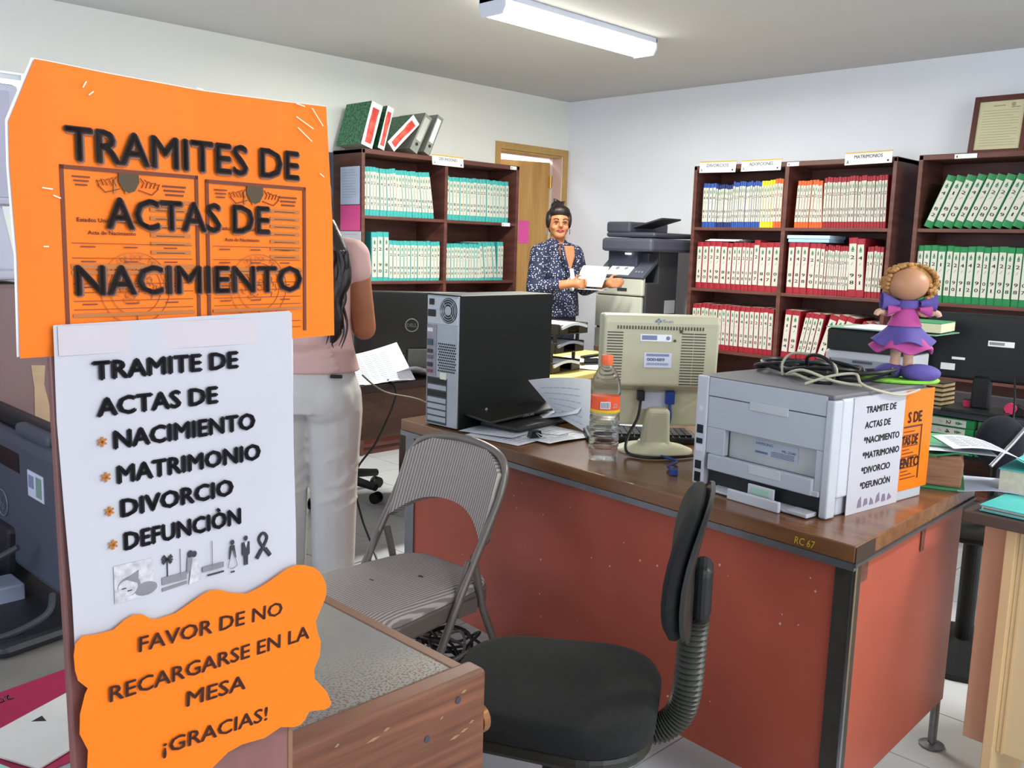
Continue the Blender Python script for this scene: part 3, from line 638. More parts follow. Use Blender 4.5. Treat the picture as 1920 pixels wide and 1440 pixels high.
def quad_sheet(label, c00, c10, c11, c01, sag=.0, lines=10, m=None):
    c00, c10, c11, c01 = [Vector(c) for c in (c00, c10, c11, c01)]; o = c00
    t = thing('paper_sheet', label, 'paper', tuple(o), 0)
    fn = lambda u, v: tuple((c00.lerp(c10, u)).lerp(c01.lerp(c11, u), v) - o + Vector((0, 0, sag * math.sin(math.pi * u) * v)))
    MB().grid(fn, 8, 6).build('sheet', m or M_paper, t, smooth=True, solid=.0006)
    b = MB()
    for i in range(lines):
        v = .1 + .8 * i / lines
        for q in range(6):
            u0, u1 = .1 + q * .12, .1 + q * .12 + .1
            b.add([(lambda p: (p[0], p[1], p[2] + .0012))(fn(*k_)) for k_ in ((u0, v), (u1, v), (u1, v + .012), (u0, v + .012))], [(0, 1, 2, 3)])
    if lines: b.build('print', mat('pale_print', '#9aa0b0', .7), t)
    return t
quad_sheet('large printed sheet propped up at the back, on the brown desk by the computer tower', (2.18, 3.20, .748), (2.56, 3.17, .752), (2.60, 3.36, .90), (2.24, 3.40, .84), -.01, 14)
# chair behind that desk
t = thing('swivel_chair', 'black swivel chair mostly hidden behind the brown desk', 'chair', (2.72, 4.05, 0), -30)
MB().lathe([(.02, .46), (.21, .47), (.24, .50), (.22, .535), (.02, .54)], 24, (0, -.1, 0)).build('seat', M_black, t, smooth=True)
MB().lathe([(.028, .09), (.028, .3), (.02, .3), (.02, .46)], 12).build('gas_column', M_black, t)
for q in range(5):
    a = q * 2 * math.pi / 5 - .75; c_, s_ = math.cos(a), math.sin(a)
    l_ = MB().tube([(0, 0, .12), (c_ * .28, s_ * .28, .085)], [.03, .02], 8).build('base_arm', M_black, t)
    A = Matrix.Translation((c_ * .28, s_ * .28, .03)) @ Matrix.Rotation(a, 4, 'Z') @ Matrix.Rotation(R(90), 4, 'X')
    MB().lathe([(.03, -.022), (.03, -.004), (.012, -.004), (.012, .004), (.03, .004), (.03, .022)], 16, M=A).build('caster', M_blackg, l_)

# cords beside the woman
for lb, pts, r in (('black cord hanging down from the brown desk by the woman', [(2.42, 3.19, .76), (2.43, 3.14, .70), (2.30, 3.10, .52), (2.20, 3.12, .38), (2.22, 3.10, .2), (2.28, 3.1, .05), (2.22, 3.0, .004), (2.1, 3.05, .004)], .005),
                   ('grey cord crossing over the white sheets to the orange desk', [(2.25, 3.14, .80), (2.36, 3.13, .72), (2.55, 3.08, .66), (2.7, 3.1, .5)], .004),
                   ('dark cord lying on the floor between her legs', [(2.45, 3.95, .1), (2.3, 3.7, .03), (2.15, 3.45, .005), (2.05, 3.35, .005)], .006)):
    c_ = MB().tube(pts, r, 6, smooth=6).build('cable', M_black if r != .004 else mat('grey_cord', '#6f675f', .5), smooth=True); tag(c_, lb, 'cord')

# ------------------------------------------------------------------ yellow desk with trays
M_yel = mat('yellow_laminate', '#d9c070', .45, .06, 3)
t = thing('office_desk', 'pale yellow wooden desk behind the computer tower', 'desk', (3.12, 2.85, 0), 14)
MB().prism([(0, .0), (.55, -.02), (1.3, .02), (1.3, .75), (.22, .75), (.2, .48), (.0, .22)], .71, .74, 'z').build('desk_top', M_yel, t, bevel=.006)
MB().b2(.06, 1.2, .05, .07, .1, .71).build('front_panel', mat('ochre_panel', '#a8843c', .5, .08, 3), t)
for x, y in ((.04, .25), (1.2, .7)): MB().b2(x, x + .03, .05, y, 0, .71).build('side_panel', M_yel, t)
t = thing('letter_tray', 'dark stacked letter trays full of papers on yellow desk', 'tray', (3.27, 3.00, .742), 8)
M_tray = mat('smoked_plastic', '#3c3628', .35, .1)
for q, (z, dx) in enumerate(((.0, 0), (.095, .03), (.185, .06))):
    tr = MB(); W_, D_ = .26, .3
    tr.b2(dx, dx + W_, 0, D_, z, z + .006); tr.b2(dx, dx + .008, 0, D_, z, z + .055); tr.b2(dx + W_ - .008, dx + W_, 0, D_, z, z + .055); tr.b2(dx, dx + W_ * .3, 0, .008, z, z + .05); tr.b2(dx + W_ * .7, dx + W_, 0, .008, z, z + .05); tr.b2(dx, dx + W_, D_ - .008, D_, z, z + .05)
    o = tr.build('tray', M_tray, t, bevel=.003)
    MB().grid(lambda u, v: (dx + .015 + .225 * u, -.01 + .28 * v, z + .035 + .018 * math.sin(u * 3.1)), 6, 4).build('papers', M_paper if q != 1 else mat('grey_papers', '#8e93a0', .7), o, solid=.014)
    if q < 2:
        for px_, py_ in ((.03, .02), (.23, .02), (.03, .24), (.23, .24)): MB().b2(dx + px_, dx + px_ + .012, py_, py_ + .015, z + .04, z + .1).build('riser', M_tray, o)
t = thing('hole_punch', 'small black hole punch on the yellow desk', 'tool', (3.66, 3.12, .742), -20)
MB().b2(0, .12, 0, .06, 0, .012).b2(.02, .1, .015, .045, .012, .035).build('base', M_black, t, bevel=.003); MB().prism([(.0, .035), (.12, .05), (.12, .06), (.0, .048)], .01, .05, 'y').build('lever', M_blackg, t, bevel=.002)
sheet((3.58, 2.93, .743), 20, 'white sheet at the right corner of the yellow desk', .2, .15, .0, lines=0)
sheet((3.72, 3.2, .743), 10, 'white papers at the back of the yellow desk', .26, .22, .005, lines=0)
t = thing('waste_bin', 'white rounded bin below the yellow desk edge', 'bin', (3.02, 2.84, 0), 0)
MB().lathe([(.08, 0), (.09, .02), (.11, .66), (.10, .69)], 20).build('bin_body', mat('bin_white', '#c8c8c4', .5), t, smooth=True)
t = thing('side_table', 'dark brown low table against the back wall beside the copier', 'table', (4.6, 3.75, 0), -90)
MB().b2(-.1, .5, 0, .3, .70, .73).build('table_top', M_brown, t, bevel=.003)
for q in ((-.08, .02), (.46, .02), (-.08, .26), (.46, .26)): MB().b2(q[0], q[0] + .03, q[1], q[1] + .03, 0, .7).build('leg', M_brown, t)
t = thing('desk_speaker', 'small black speaker on the brown table by copier', 'speaker', (4.62, 3.74, .73), -90)
MB().b2(0, .1, 0, .12, 0, .14).build('cabinet', M_blackg, t, bevel=.006); MB().lathe([(.035, 0), (.035, .003), (.02, .001)], 16, M=Matrix.Translation((.05, 0, .06)) @ Matrix.Rotation(R(90), 4, 'X')).build('driver', M_black, t)

# ------------------------------------------------------------------ orange desk
def pan(name, c, **k): return mat(name, c, **k)
M_red = mat('orange_red_panel', '#ad5240', .42, .08, 2.5, c2='#9c4835')
nd, ld, pd = nodes(M_red)
M_dtop = mat('desk_wood', '#6b452c', .22, .2, 5, stretch=(6, .6, 6), c2='#83593a', spec=.6)
M_metal = mat('grey_metal_trim', '#5c5c60', .4, .1, 20, metal=.5)
M_steel = mat('worn_steel', '#85868a', .35, .1, 20, metal=.8)
OA = Vector((1.796, .777)); QA, QB, QC, QD = Vector((0, 0)), Vector((.112, 1.66)), Vector((.902, 1.70)), Vector((.79, .031))
def qp(s, t):   # s 0..1 along depth, t 0..1 along the long front edge
    p = QA.lerp(QB, t).lerp(QD.lerp(QC, t), s); return (p.x, p.y)
t = thing('office_desk', 'large orange desk with brown wooden top and grey metal trim', 'desk', (OA.x, OA.y, 0), 0)
b = MB(); b.prism([qp(0, 0), qp(1, 0), qp(1, 1), qp(0, 1)], .722, .76, 'z'); b.build('desk_top', M_dtop, t, bevel=.003)
MB().prism([qp(-.004, -.003), qp(1.003, -.003), qp(1.003, .001), qp(-.004, .001)], .715, .722, 'z').build('metal_strip', M_metal, t)
MB().prism([qp(-.002, 0), qp(.012, 0), qp(.012, 1), qp(-.002, 1)], .706, .722, 'z').build('metal_strip', M_steel, t)
MB().prism([qp(.03, .02), qp(.05, .02), qp(.05, .98), qp(.03, .98)], .14, .708, 'z').build('front_panel', M_red, t)
MB().prism([qp(.04, .012), qp(.97, .012), qp(.97, .03), qp(.04, .03)], .14, .712, 'z').build('side_panel', M_red, t, bevel=.002)
MB().prism([qp(.04, .97), qp(.97, .97), qp(.97, .988), qp(.04, .988)], .14, .712, 'z').build('side_panel', M_red, t, bevel=.002)
MB().prism([qp(.02, .004), qp(.075, .004), qp(.075, .03), qp(.02, .03)], .0, .712, 'z').build('corner_post', mat('dark_metal_post', '#4d4b46', .35, .1, 15, metal=.6), t, bevel=.003)
MB().prism([qp(.016, .0005), qp(.028, .0005), qp(.028, .004), qp(.016, .004)], .0, .712, 'z').build('edge_strip', M_chrome, t)
MB().prism([qp(.02, .966), qp(.07, .966), qp(.07, .996), qp(.02, .996)], .0, .712, 'z').build('corner_post', M_steel, t, bevel=.003)
for s_, u_ in ((.95, .02), (.95, .98)):
    p = qp(s_, u_); MB().lathe([(.034, 0), (.034, .006), (.012, .012), (.012, .14)], 14, (p[0], p[1], 0)).build('leg_foot', M_steel, t, smooth=True)
# corner patch, stains, inventory number painted on the desk edge
ang = math.atan2(-1.66, -.112)
MB().b2(0, .10, -.0012, 0, .722, .757).build('edge_patch', mat('dark_patch', '#3a2c26', .5), t, rz=math.atan2(.031, .79), loc=(.0, -.001, 0))
MB().b2(.03, .12, -.0012, 0, .655, .70).build('label_patch', mat('worn_label', '#6d3f34', .7, .3, 60), t, rz=math.atan2(.031, .79), loc=(0, .018, 0))
MB().b2(.45, .475, -.0012, 0, .64, .695).build('label_patch', mat('worn_label', '#6d3f34', .7, .3, 60), t, rz=math.atan2(.031, .79), loc=(0, .018, 0))
b = MB(); b.txt('RC 67', 0, .730, .05, .016, 0, -.001, bold=.0, shear=.15); b.build('painted_number', mat('yellow_paint', '#c9a92c', .6), t, rz=ang, loc=(qp(-.001, .085)[0], qp(-.001, .085)[1], 0))
b = MB(); rr = random.Random(5)
for i in range(34):
    s0 = rr.uniform(.2, 1.6); z = rr.choice((rr.uniform(.2, .68), rr.uniform(.5, .66))); q = rr.uniform(.0012, .0035)
    b.prism([(s0 - q, z), (s0, z - q * 1.3), (s0 + q, z), (s0, z + q)], -.0008, 0, 'y')
b.build('paint_chips', mat('chip_white', '#c9a79e', .6), t, rz=ang, loc=(qp(.03, 1)[0], qp(.03, 1)[1], 0), kind='stuff')

# computer tower
M_zinc = mat('zinc_plate', '#a7abb3', .35, .06, 12, metal=.55)
t = thing('computer_tower', 'black computer tower with silver rear plate standing on orange desk', 'computer', (1.914, 2.316, .762), -88)
W_, D_, H_ = .155, .45, .432
prof = [(0.006, 0), (D_ - .06, 0), (D_ - .01, .055), (D_, .1), (D_, H_), (0.006, H_)]
MB().prism(prof, 0, W_, 'x').build('case', mat('tower_black', '#0b0b0a', .5, .15, 5, spec=.25), t, bevel=.003)
MB().b2(.004, W_ - .004, .0, .008, .004, H_ - .004).build('rear_plate', M_zinc, t, bevel=.001)
ps = MB().b2(.008, W_ - .006, -.003, .001, H_ - .095, H_ - .008).build('power_supply', mat('zinc_light', '#b9bdc4', .35, .05, 12, metal=.5), t, bevel=.001)
b = MB()
for r0 in (.022, .030, .037): b.tube([(.108 + r0 * math.cos(a), -.0045, H_ - .05 + r0 * math.sin(a)) for a in [i * math.pi / 10 for i in range(20)]], .0016, 6, closed=True)
for a in range(4): b.tube([(.108 + .016 * math.cos(R(a * 90 + 45)), -.0045, H_ - .05 + .016 * math.sin(R(a * 90 + 45))), (.108 + .04 * math.cos(R(a * 90 + 45)), -.0045, H_ - .05 + .04 * math.sin(R(a * 90 + 45)))], .0016, 6)
b.build('fan_grill', M_zinc, ps)
MB().lathe([(.041, 0), (.041, .001)], 24, M=Matrix.Translation((.108, -.003, H_ - .05)) @ Matrix.Rotation(R(90), 4, 'X')).build('fan_opening', M_blackg, ps)
MB().lathe([(.015, 0), (.015, .003)], 20, M=Matrix.Translation((.108, -.003, H_ - .05)) @ Matrix.Rotation(R(90), 4, 'X')).build('fan_hub', M_zinc, ps)
MB().b2(.012, .048, -.006, -.003, H_ - .073, H_ - .05).b2(.018, .04, -.006, -.003, H_ - .035, H_ - .015).build('power_socket', M_black, ps, bevel=.002)
io = MB().b2(.006, .05, -.003, .001, .165, H_ - .1).build('port_plate', mat('port_plate_metal', '#8f8a92', .4, .15, 40, metal=.4), t, bevel=.001)
for z, h_, c_ in ((.31, .012, '#d9d9d9'), (.265, .02, '#3a4a5a'), (.24, .012, '#333333'), (.22, .012, '#5a5a66'), (.195, .014, '#2e2e30'), (.175, .01, '#8a3a50')): MB().b2(.012, .036, -.006, -.003, z, z + h_).build('port', mat('port' + c_, c_, .4), io)
b = MB()
for i in range(9):
    for j in range(11): b.lathe([(.0033, 0), (.0033, .0008)], 6, M=Matrix.Translation((.062 + i * .0092 + (j % 2) * .0045, -.0002, .185 + j * .0088)) @ Matrix.Rotation(R(90), 4, 'X'))
b.build('vent_holes', M_black, t, kind='stuff')
MB().b2(.008, .104, -.0006, .001, .008, .162).build('slot_frame', mat('slot_dark', '#3c3e42', .5), t)
for q in range(7):
    z = .142 - q * .021; MB().b2(.012, .1, -.002, .001, z, z + .016).build('slot_cover' if q not in (0, 2) else 'open_slot', M_zinc if q not in (0, 2) else M_blackg, t, bevel=.0008)
MB().b2(.07, .1, -.001, .0, .155, .18).build('sticker', mat('pale_sticker', '#d8d9c9', .6), t)
MB().lathe([(.006, 0), (.006, .002)], 12, M=Matrix.Translation((W_ + .0005, .13, .055)) @ Matrix.Rotation(R(90), 4, 'Y')).build('side_badge', M_zinc, t)

# closed laptop lying beside the tower on papers
for q, (lc, rz, W2, D2, lb) in enumerate((((1.915, 1.88, .7605), 6, .30, .22, 'white printed sheets spread under the black laptop'), ((2.0, 1.83, .762), -2, .22, .2, 'white sheet with pink edge beside the water bottle'), ((1.96, 1.95, .764), 14, .29, .2, 'crumpled white printed page in front of the tower'))):
    sheet(lc, rz, lb, W2, D2, .004, q, lines=9)
sheet((2.24, 1.93, .765), 15, 'large white page curling up behind the laptop', .26, .34, .085, .9, lines=8)
sheet((2.42, 1.80, .764), 20, 'white page with slanting handwriting behind the bottle', .24, .28, .05, .4, lines=6)
quad_sheet('large white page rising behind the laptop and the bottle', (2.26, 2.03, .79), (2.20, 1.84, .767), (2.36, 1.98, .915), (2.24, 2.16, .90), .008, 6)
t = thing('laptop', 'slim black closed laptop lying on papers against the computer tower', 'laptop', (2.02, 1.985, .772), 6)
MB().b2(0, .38, 0, .16, 0, .016).build('base', mat('laptop_base', '#262624', .5), t, bevel=.007, seg=3)
A = Matrix.Translation((-.05, .07, .022)) @ Matrix.Rotation(R(6), 4, 'X') @ Matrix.Rotation(R(-1), 4, 'Y')
MB().b2(0, .36, 0, .13, 0, .01, 0, A).build('lid', mat('laptop_lid', '#1c1c1a', .4), t, bevel=.004)
b = MB(); b.txt('/SUS', .16, .0, .06, .008, 0, 0, M=A @ Matrix.Translation((0, -.0006, .001)), bold=.03); b.build('logo', M_zinc, t)
t = thing('binder_clip', 'black binder clip on the papers before the laptop', 'clip', (2.005, 1.915, .768), -10)
MB().prism([(0, 0), (.045, 0), (.04, .02), (.005, .02)], 0, .02, 'y').build('clip_body', M_blackg, t); MB().tube([(.02, 0, .015), (.01, -.04, .006), (.03, -.04, .006), (.025, 0, .015)], .0012, 6).tube([(.04, .01, .01), (.10, -.02, .003), (.14, -.01, .002)], .0015, 6).build('clip_wire', M_zinc, t)

# water bottle
t = thing('water_bottle', 'clear plastic water bottle with orange cap and label', 'bottle', (1.992, 1.615, .7605), -45)
M_pet = bpy.data.materials.new('clear_plastic'); M_pet.use_nodes = True; N, L_, P_ = nodes(M_pet)
P_.inputs['Base Color'].default_value = (.93, .95, .97, 1); P_.inputs['Transmission Weight'].default_value = 1; P_.inputs['Roughness'].default_value = .06; P_.inputs['IOR'].default_value = 1.16; P_.inputs['Alpha'].default_value = .75
pr = [(.02, .002), (.036, .0), (.041, .008)]
z = .02
for i in range(6): pr += [(.0425, z), (.0425, z + .012), (.040, z + .0155), (.0425, z + .019)]; z += .019
pr += [(.0425, .14), (.041, .142), (.041, .185), (.043, .19), (.043, .205), (.041, .222), (.035, .24), (.026, .258), (.0155, .27), (.0145, .285)]
MB().lathe(pr, 32).build('bottle_body', M_pet, t, smooth=50)
MB().lathe([(.038, .006), (.0395, .02), (.0395, .12), (.001, .1201)], 24).build('water', M_pet, t, smooth=50)
MB().lathe([(.0417, .145), (.0417, .185)], 32).build('label', [mat('label_orange', '#ee5a30', .45, .1, 40), mat('l2', '#ee5a30', .4)], t, smooth=True)
MB().lathe([(.0419, .138), (.0419, .147)], 32).build('label_stripe', mat('label_yellow', '#e8c83a', .45), t, smooth=True)
b = MB(); b.b2(-.018, .01, -.0432, -.0425, .152, .172, 0)
for i in range(7): b.b2(-.016 + i * .0036, -.0145 + i * .0036, -.0436, -.0430, .154, .170, 1)
b.txt('20', .018, .155, .012, .012, 0, -.0385); b.build('barcode', [M_white, M_ink], t)
MB().lathe([(.0165, .272), (.017, .274), (.017, .295), (.0155, .299)], 24).build('cap', mat('cap_orange', '#f26a3c', .4), t, smooth=50)

# beige monitor seen from behind
M_bei = mat('beige_plastic', '#c3bfa2', .5, .04, 4); M_beid = mat('beige_shadow', '#4a4638', .7)
t = thing('monitor', 'old beige monitor seen from behind, vented back, beside the water bottle', 'monitor', (2.185, 1.575, .7605), -44.5)
MB().b2(-.172, .172, .055, .085, .07, .405).build('front_bezel', M_bei, t, bevel=.008)
A = Matrix.Translation((0, 0, 0))
hs = MB(); hs.prism([(.055, .175), (-.005, .20), (-.02, .385), (-.01, .405), (.055, .408)], -.168, .168, 'x'); hs.build('back_housing', M_bei, t, bevel=.008, seg=3)
b = MB(); sl = lambda z: -.005 - .015 * (z - .20) / .185 - .0008
for i in range(19):
    z = .205 + i * .0083
    for xa, xb in ((-.155, -.12), (-.112, -.078)) if False else ((-.158, -.112), (.058, .092), (.094, .128)): b.b2(xa, xb, sl(z) - .0006, sl(z) + .001, z, z + .003)
for i in range(30): b.b2(-.13 + i * .0085, -.1265 + i * .0085, sl(.372) - .0008, sl(.372) + .001, .366, .376)
b.build('vent_slots', M_beid, t, kind='stuff')
b = MB(); b.b2(-.062, .028, sl(.34) - .001, sl(.34) + .001, .332, .352, 0); b.b2(-.058, -.014, sl(.34) - .0016, sl(.34), .336, .349, 1); b.lathe([(.006, 0), (.006, .0006)], 12, m=1, M=Matrix.Translation((.018, sl(.34) - .001, .342)) @ Matrix.Rotation(R(90), 4, 'X')); b.build('inventory_sticker', [M_white, mat('blue_grey_print', '#7d86a8', .6)], t)
b = MB(); b.b2(-.048, .032, sl(.28) - .001, sl(.28) + .001, .255, .298, 0); b.b2(-.042, .024, sl(.28) - .0016, sl(.28), .288, .295, 1); b.txt('000489', -.04, .274, .052, .009, 1, sl(.28) - .0016, bold=.03)
for i in range(16): b.b2(-.04 + i * .004, -.038 + i * .004, sl(.28) - .0016, sl(.28), .262, .269, 1)
b.build('barcode_sticker', [mat('lilac_sticker', '#cfd3e2', .6), mat('blue_grey_print', '#7d86a8', .6)], t)
b = MB(); b.txt('Sun', .0, .385, .03, .011, 0, -.0195, bold=.0); A = Matrix.Translation((-.012, -.0195, .390)) @ Matrix.Rotation(R(45), 4, 'Y')
for q in ((-.004, -.004), (.004, -.004), (-.004, .004), (.004, .004)): b.box((q[0], 0, q[1]), (.006, .0008, .006), 0, A)
b.build('logo', mat('logo_blue', '#6a7ba0', .5), t)
MB().lathe([(.004, 0), (.004, .002)], 10, M=Matrix.Translation((.038, sl(.335) - .001, .335)) @ Matrix.Rotation(R(90), 4, 'X')).lathe([(.005, 0), (.004, .003)], 10, M=Matrix.Translation((.055, sl(.36) - .001, .362)) @ Matrix.Rotation(R(90), 4, 'X')).build('screw', M_beid, t)
MB().b2(-.04, .035, .052, .055, .12, .172).build('rating_label', mat('lilac_sticker', '#cfd3e2', .6), t)
MB().prism([(-.045, .005), (.045, .005), (.04, .13), (-.028, .13)], .0, .045, 'y').build('stand_neck', M_bei, t, bevel=.012, seg=3)
MB().lathe([(.11, 0), (.11, .006), (.09, .014), (.05, .022), (.045, .03)], 32, (0, .03, 0), sx=1.05, sy=.85).build('stand_base', M_bei, t, smooth=50)
MB().b2(.03, .056, .03, .052, .14, .178).tube([(.043, .04, .14), (.045, .03, .10), (.04, .05, .05), (.05, .1, .02)], .005, 8, smooth=5).build('video_cable', [mat('vga_blue', '#24408c', .4)], t)
MB().b2(-.055, -.035, .02, .05, .15, .178).tube([(-.045, .03, .15), (-.055, .01, .10), (-.085, -.02, .05), (-.09, -.06, .01), (-.03, -.10, .006), (.06, -.08, .006), (.1, -.06, .006)], .0045, 8, smooth=6).build('power_cable', M_black, t)
t = thing('video_cable', 'blue cable connector lying beside the grey printer', 'cable', (1.995, 1.36, .7625), 40)
MB().b2(0, .03, 0, .02, 0, .014).tube([(.03, .01, .007), (.08, .02, .006), (.14, -.01, .006), (.2, .03, .006)], .004, 8, smooth=4).build('connector', mat('vga_blue', '#24408c', .4), t)
t = thing('keyboard', 'dark keyboard under the beige monitor on the orange desk', 'keyboard', (2.22, 1.70, .7605), -44)
MB().b2(-.13, .22, .0, .14, 0, .022).build('key_case', M_black, t, bevel=.005)
b = MB()
for i in range(16):
    for j in range(5): b.b2(-.12 + i * .02, -.103 + i * .02, .012 + j * .024, .032 + j * .024, .022, .029)
b.build('keys', M_blackg, t, kind='stuff')

# grey laser printer
M_pr = mat('printer_grey', '#b0b4bc', .5, .03, 4); M_prt = mat('printer_top', '#6a686e', .55, .06, 6); M_prs = mat('printer_light', '#c0c2ca', .5, .03, 4)
t = thing('laser_printer', 'grey laser printer seen from behind, signs taped to its side', 'printer', (1.966, 1.297, .7605), -97)
b = MB(); W_, D_, H_ = .395, .415, .285
b.b2(0, W_, .034, D_, .045, H_ - .01).b2(.01, W_ - .01, .05, D_ - .01, 0, .05); b.build('body', M_prs, t, bevel=.006, seg=3)
MB().b2(.004, W_ - .006, .006, D_ - .02, H_ - .012, H_).build('top_cover', M_prt, t, bevel=.004)
MB().b2(0, .036, 0, .034, .002, H_ - .002).build('left_column', M_prs, t, bevel=.004)
MB().b2(.374, W_, 0, .034, .002, H_ - .012).build('right_column', mat('printer_pale', '#b9bbc2', .5, .03), t, bevel=.004, seg=2)
dp = MB(); dp.b2(.037, .373, .003, .034, .235, H_ - .004); dp.b2(.037, .373, .004, .022, .155, .233); dp.b2(.037, .094, .004, .022, .088, .155); dp.b2(.355, .373, .004, .022, .06, .155); o = dp.build('rear_door', M_pr, t, bevel=.002)
MB().b2(.165, .275, .001, .0045, .217, .238).build('door_handle', mat('handle_light', '#bcbec2', .5), o, bevel=.0015)
MB().b2(.094, .355, .026, .033, .086, .156).build('recess_back', mat('recess_cream', '#b3b3b4', .5), t)
b = MB(); b.b2(.168, .295, .0245, .0258, .108, .145, 0); b.txt('SAMSUNG', .174, .134, .05, .006, 1, .0242); b.txt('ML-2240', .25, .126, .038, .006, 1, .0242); b.b2(.174, .21, .0239, .0245, .113, .118, 1)
for i in range(4): b.b2(.22, .285, .0239, .0245, .111 + i * .0035, .1125 + i * .0035, 1)
b.build('rating_label', [mat('label_blue_grey', '#a9b0bf', .5), mat('blue_grey_print2', '#5d6684', .6)], t)
fd = MB(); fd.b2(.05, .355, -.004, .012, .048, .088); fd.b2(.32, .373, -.002, .03, .048, .062); o = fd.build('feeder_flap', M_pr, t, bevel=.003)
MB().b2(.178, .27, -.0055, -.003, .064, .086).build('flap_handle', mat('handle_light', '#bcbec2', .5), o, bevel=.0015)
MB().b2(.04, .37, .018, .03, .004, .048).build('tray_cavity', mat('cavity_dark', '#242428', .6), t)
MB().b2(.07, .36, -.03, .05, .002, .008).build('tray_floor', M_prs, t, bevel=.002)
MB().b2(.15, .30, -.045, -.035, .0, .026).build('tray_front', M_prs, t, bevel=.003)
MB().b2(.19, .265, -.018, -.012, .014, .044).build('paper_guide', M_prs, t, bevel=.002); MB().b2(.203, .253, -.0195, -.018, .022, .038).build('guide_label', mat('guide_green', '#9fc0ad', .6), t)
MB().b2(.31, .365, -.03, .01, .002, .012).build('tray_stop', M_prs, t, bevel=.002)
for z, h_ in ((.135, .022), (.108, .014), (.042, .022), (.008, .026)): MB().b2(.008, .028, -.0012, .001, z, z + h_).build('socket', M_blackg, t, bevel=.001)
MB().lathe([(.007, 0), (.007, .0006)], 12, M=Matrix.Translation((.018, -.0002, .20)) @ Matrix.Rotation(R(90), 4, 'X')).b2(.008, .03, -.0012, 0, .088, .105).build('port_sticker', mat('pale_print2', '#d6d6dc', .6), t)
# the two signs taped to the printer's side (side plane faces local +x)
def side_sign(x, y0, y1, z0, z1, m, name): return MB().b2(x, x + .001, y0, y1, z0, z1).build(name, m, t)
SM = Matrix.Translation((W_ + .0025, 0, 0)) @ Matrix.Rotation(R(90), 4, 'Z')
M_og = mat('orange_paper', '#f0740c', .5, .03, 3, spec=.25)
t2 = thing('paper_sign', 'white paper sign taped around the printer side reading TRAMITE DE ACTAS', 'sign', (1.966, 1.297, .7605), -97)
MB().b2(W_ + .0005, W_ + .002, .075, .295, -.0, .275).build('sheet', mat('white_sign', '#bab8c0', .6, .02, spec=.2), t2)
b = MB()
for i, (s_, w_) in enumerate((('TRAMITE DE', .13), ('ACTAS DE', .11), ('*NACIMIENTO', .155), ('*MATRIMONIO', .16), ('*DIVORCIO', .125), ('*DEFUNCIÒN', .13))): b.txt(s_, .125 - .0 * i, .236 - i * .036, w_, .015, 0, 0, M=SM, bold=.03)
b.build('lettering', M_ink, t2)
b = MB()
for i in range(6): b.prism([(.12 + i * .026, .012), (.138 + i * .026, .012 + .004 * (i % 2)), (.134 + i * .026, .038 - .008 * (i % 3)), (.124 + i * .026, .03)], -.0002, 0, 'y', M=SM)
b.build('small_pictures', mat('mauve_print', '#7f6f86', .7), t2)
t3 = thing('paper_sign', 'orange paper sign partly under the white one on the printer side', 'sign', (1.966, 1.297, .7605), -97)
MB().b2(W_ + .0002, W_ + .0012, .29, .432, .025, .275).build('sheet', M_og, t3)
b = MB(); b.txt('S DE', .315, .195, .065, .026, 0, 0, M=SM, bold=.03); b.txt('TAS DE', .295, .14, .075, .022, 0, 0, M=SM, bold=.03); b.txt('ENTO', .295, .083, .09, .024, 0, 0, M=SM, bold=.03)
b.b2(.3, .385, -.0002, 0, .183, .187, 0, SM); b.b2(.381, .385, -.0002, 0, .05, .187, 0, SM)
for i in range(14): b.b2(.3, .372 - .02 * (i % 3), -.0002, 0, .055 + i * .009, .057 + i * .009, 0, SM)
b.build('lettering', mat('brown_ink', '#4a2a1c', .6), t3)
MB().b2(W_ - .006, W_ + .0, .29, D_ - .005, .0, .05).build('lower_side', M_pr, t, bevel=.003)

# cables heaped on the printer
PM = Matrix.Translation((1.966, 1.297, .7605)) @ Matrix.Rotation(R(-97), 4, 'Z')
def cable(label, pts, r, m):
    o = MB().tube([PM @ Vector(p) for p in pts], r, 7, smooth=6).build('cable', m, smooth=True); return tag(o, label, 'cable')
rr = random.Random(12)
def heap(cx, cy, rx, ry, n, z=.292):
    return [(cx + rx * math.cos(i * 1.35 + rr.uniform(-.3, .3)), cy + ry * math.sin(i * 1.35 + rr.uniform(-.3, .3)), z + rr.uniform(0, .028)) for i in range(n)]
M_ivory = mat('ivory_cable', '#b5ae98', .5)
cable('thick black cables coiled on the left end of the printer top', heap(.1, .27, .09, .09, 16), .006, M_black)
cable('black cable bundle coiled in the middle of the printer top', heap(.21, .25, .08, .1, 18), .005, M_black)
cable('black power cord looped near the doll on the printer', heap(.30, .26, .07, .09, 13), .005, M_black)
cable('ivory cable standing in a round loop on the printer', [(.14, .16, .289), (.13, .17, .32), (.15, .18, .345), (.21, .18, .347), (.27, .18, .33), (.28, .17, .30), (.24, .15, .289), (.19, .14, .30), (.18, .12, .30), (.24, .10, .318), (.31, .12, .30), (.36, .16, .292)], .0035, M_ivory)
cable('ivory cable arching across the printer to the orange sign', [(.26, .08, .289), (.30, .12, .31), (.34, .16, .318), (.37, .14, .30), (.40, .17, .285), (.405, .26, .27), (.41, .33, .278)], .0032, M_ivory)
cable('black cable looped upright between the ivory cables', [(.19, .2, .29), (.2, .17, .34), (.24, .16, .35), (.28, .16, .33), (.285, .15, .29), (.25, .13, .29)], .0045, M_black)
t = thing('power_plug', 'black plug lying on the cables at the printer top', 'plug', tuple(PM @ Vector((.10, .2, .305))), -70)
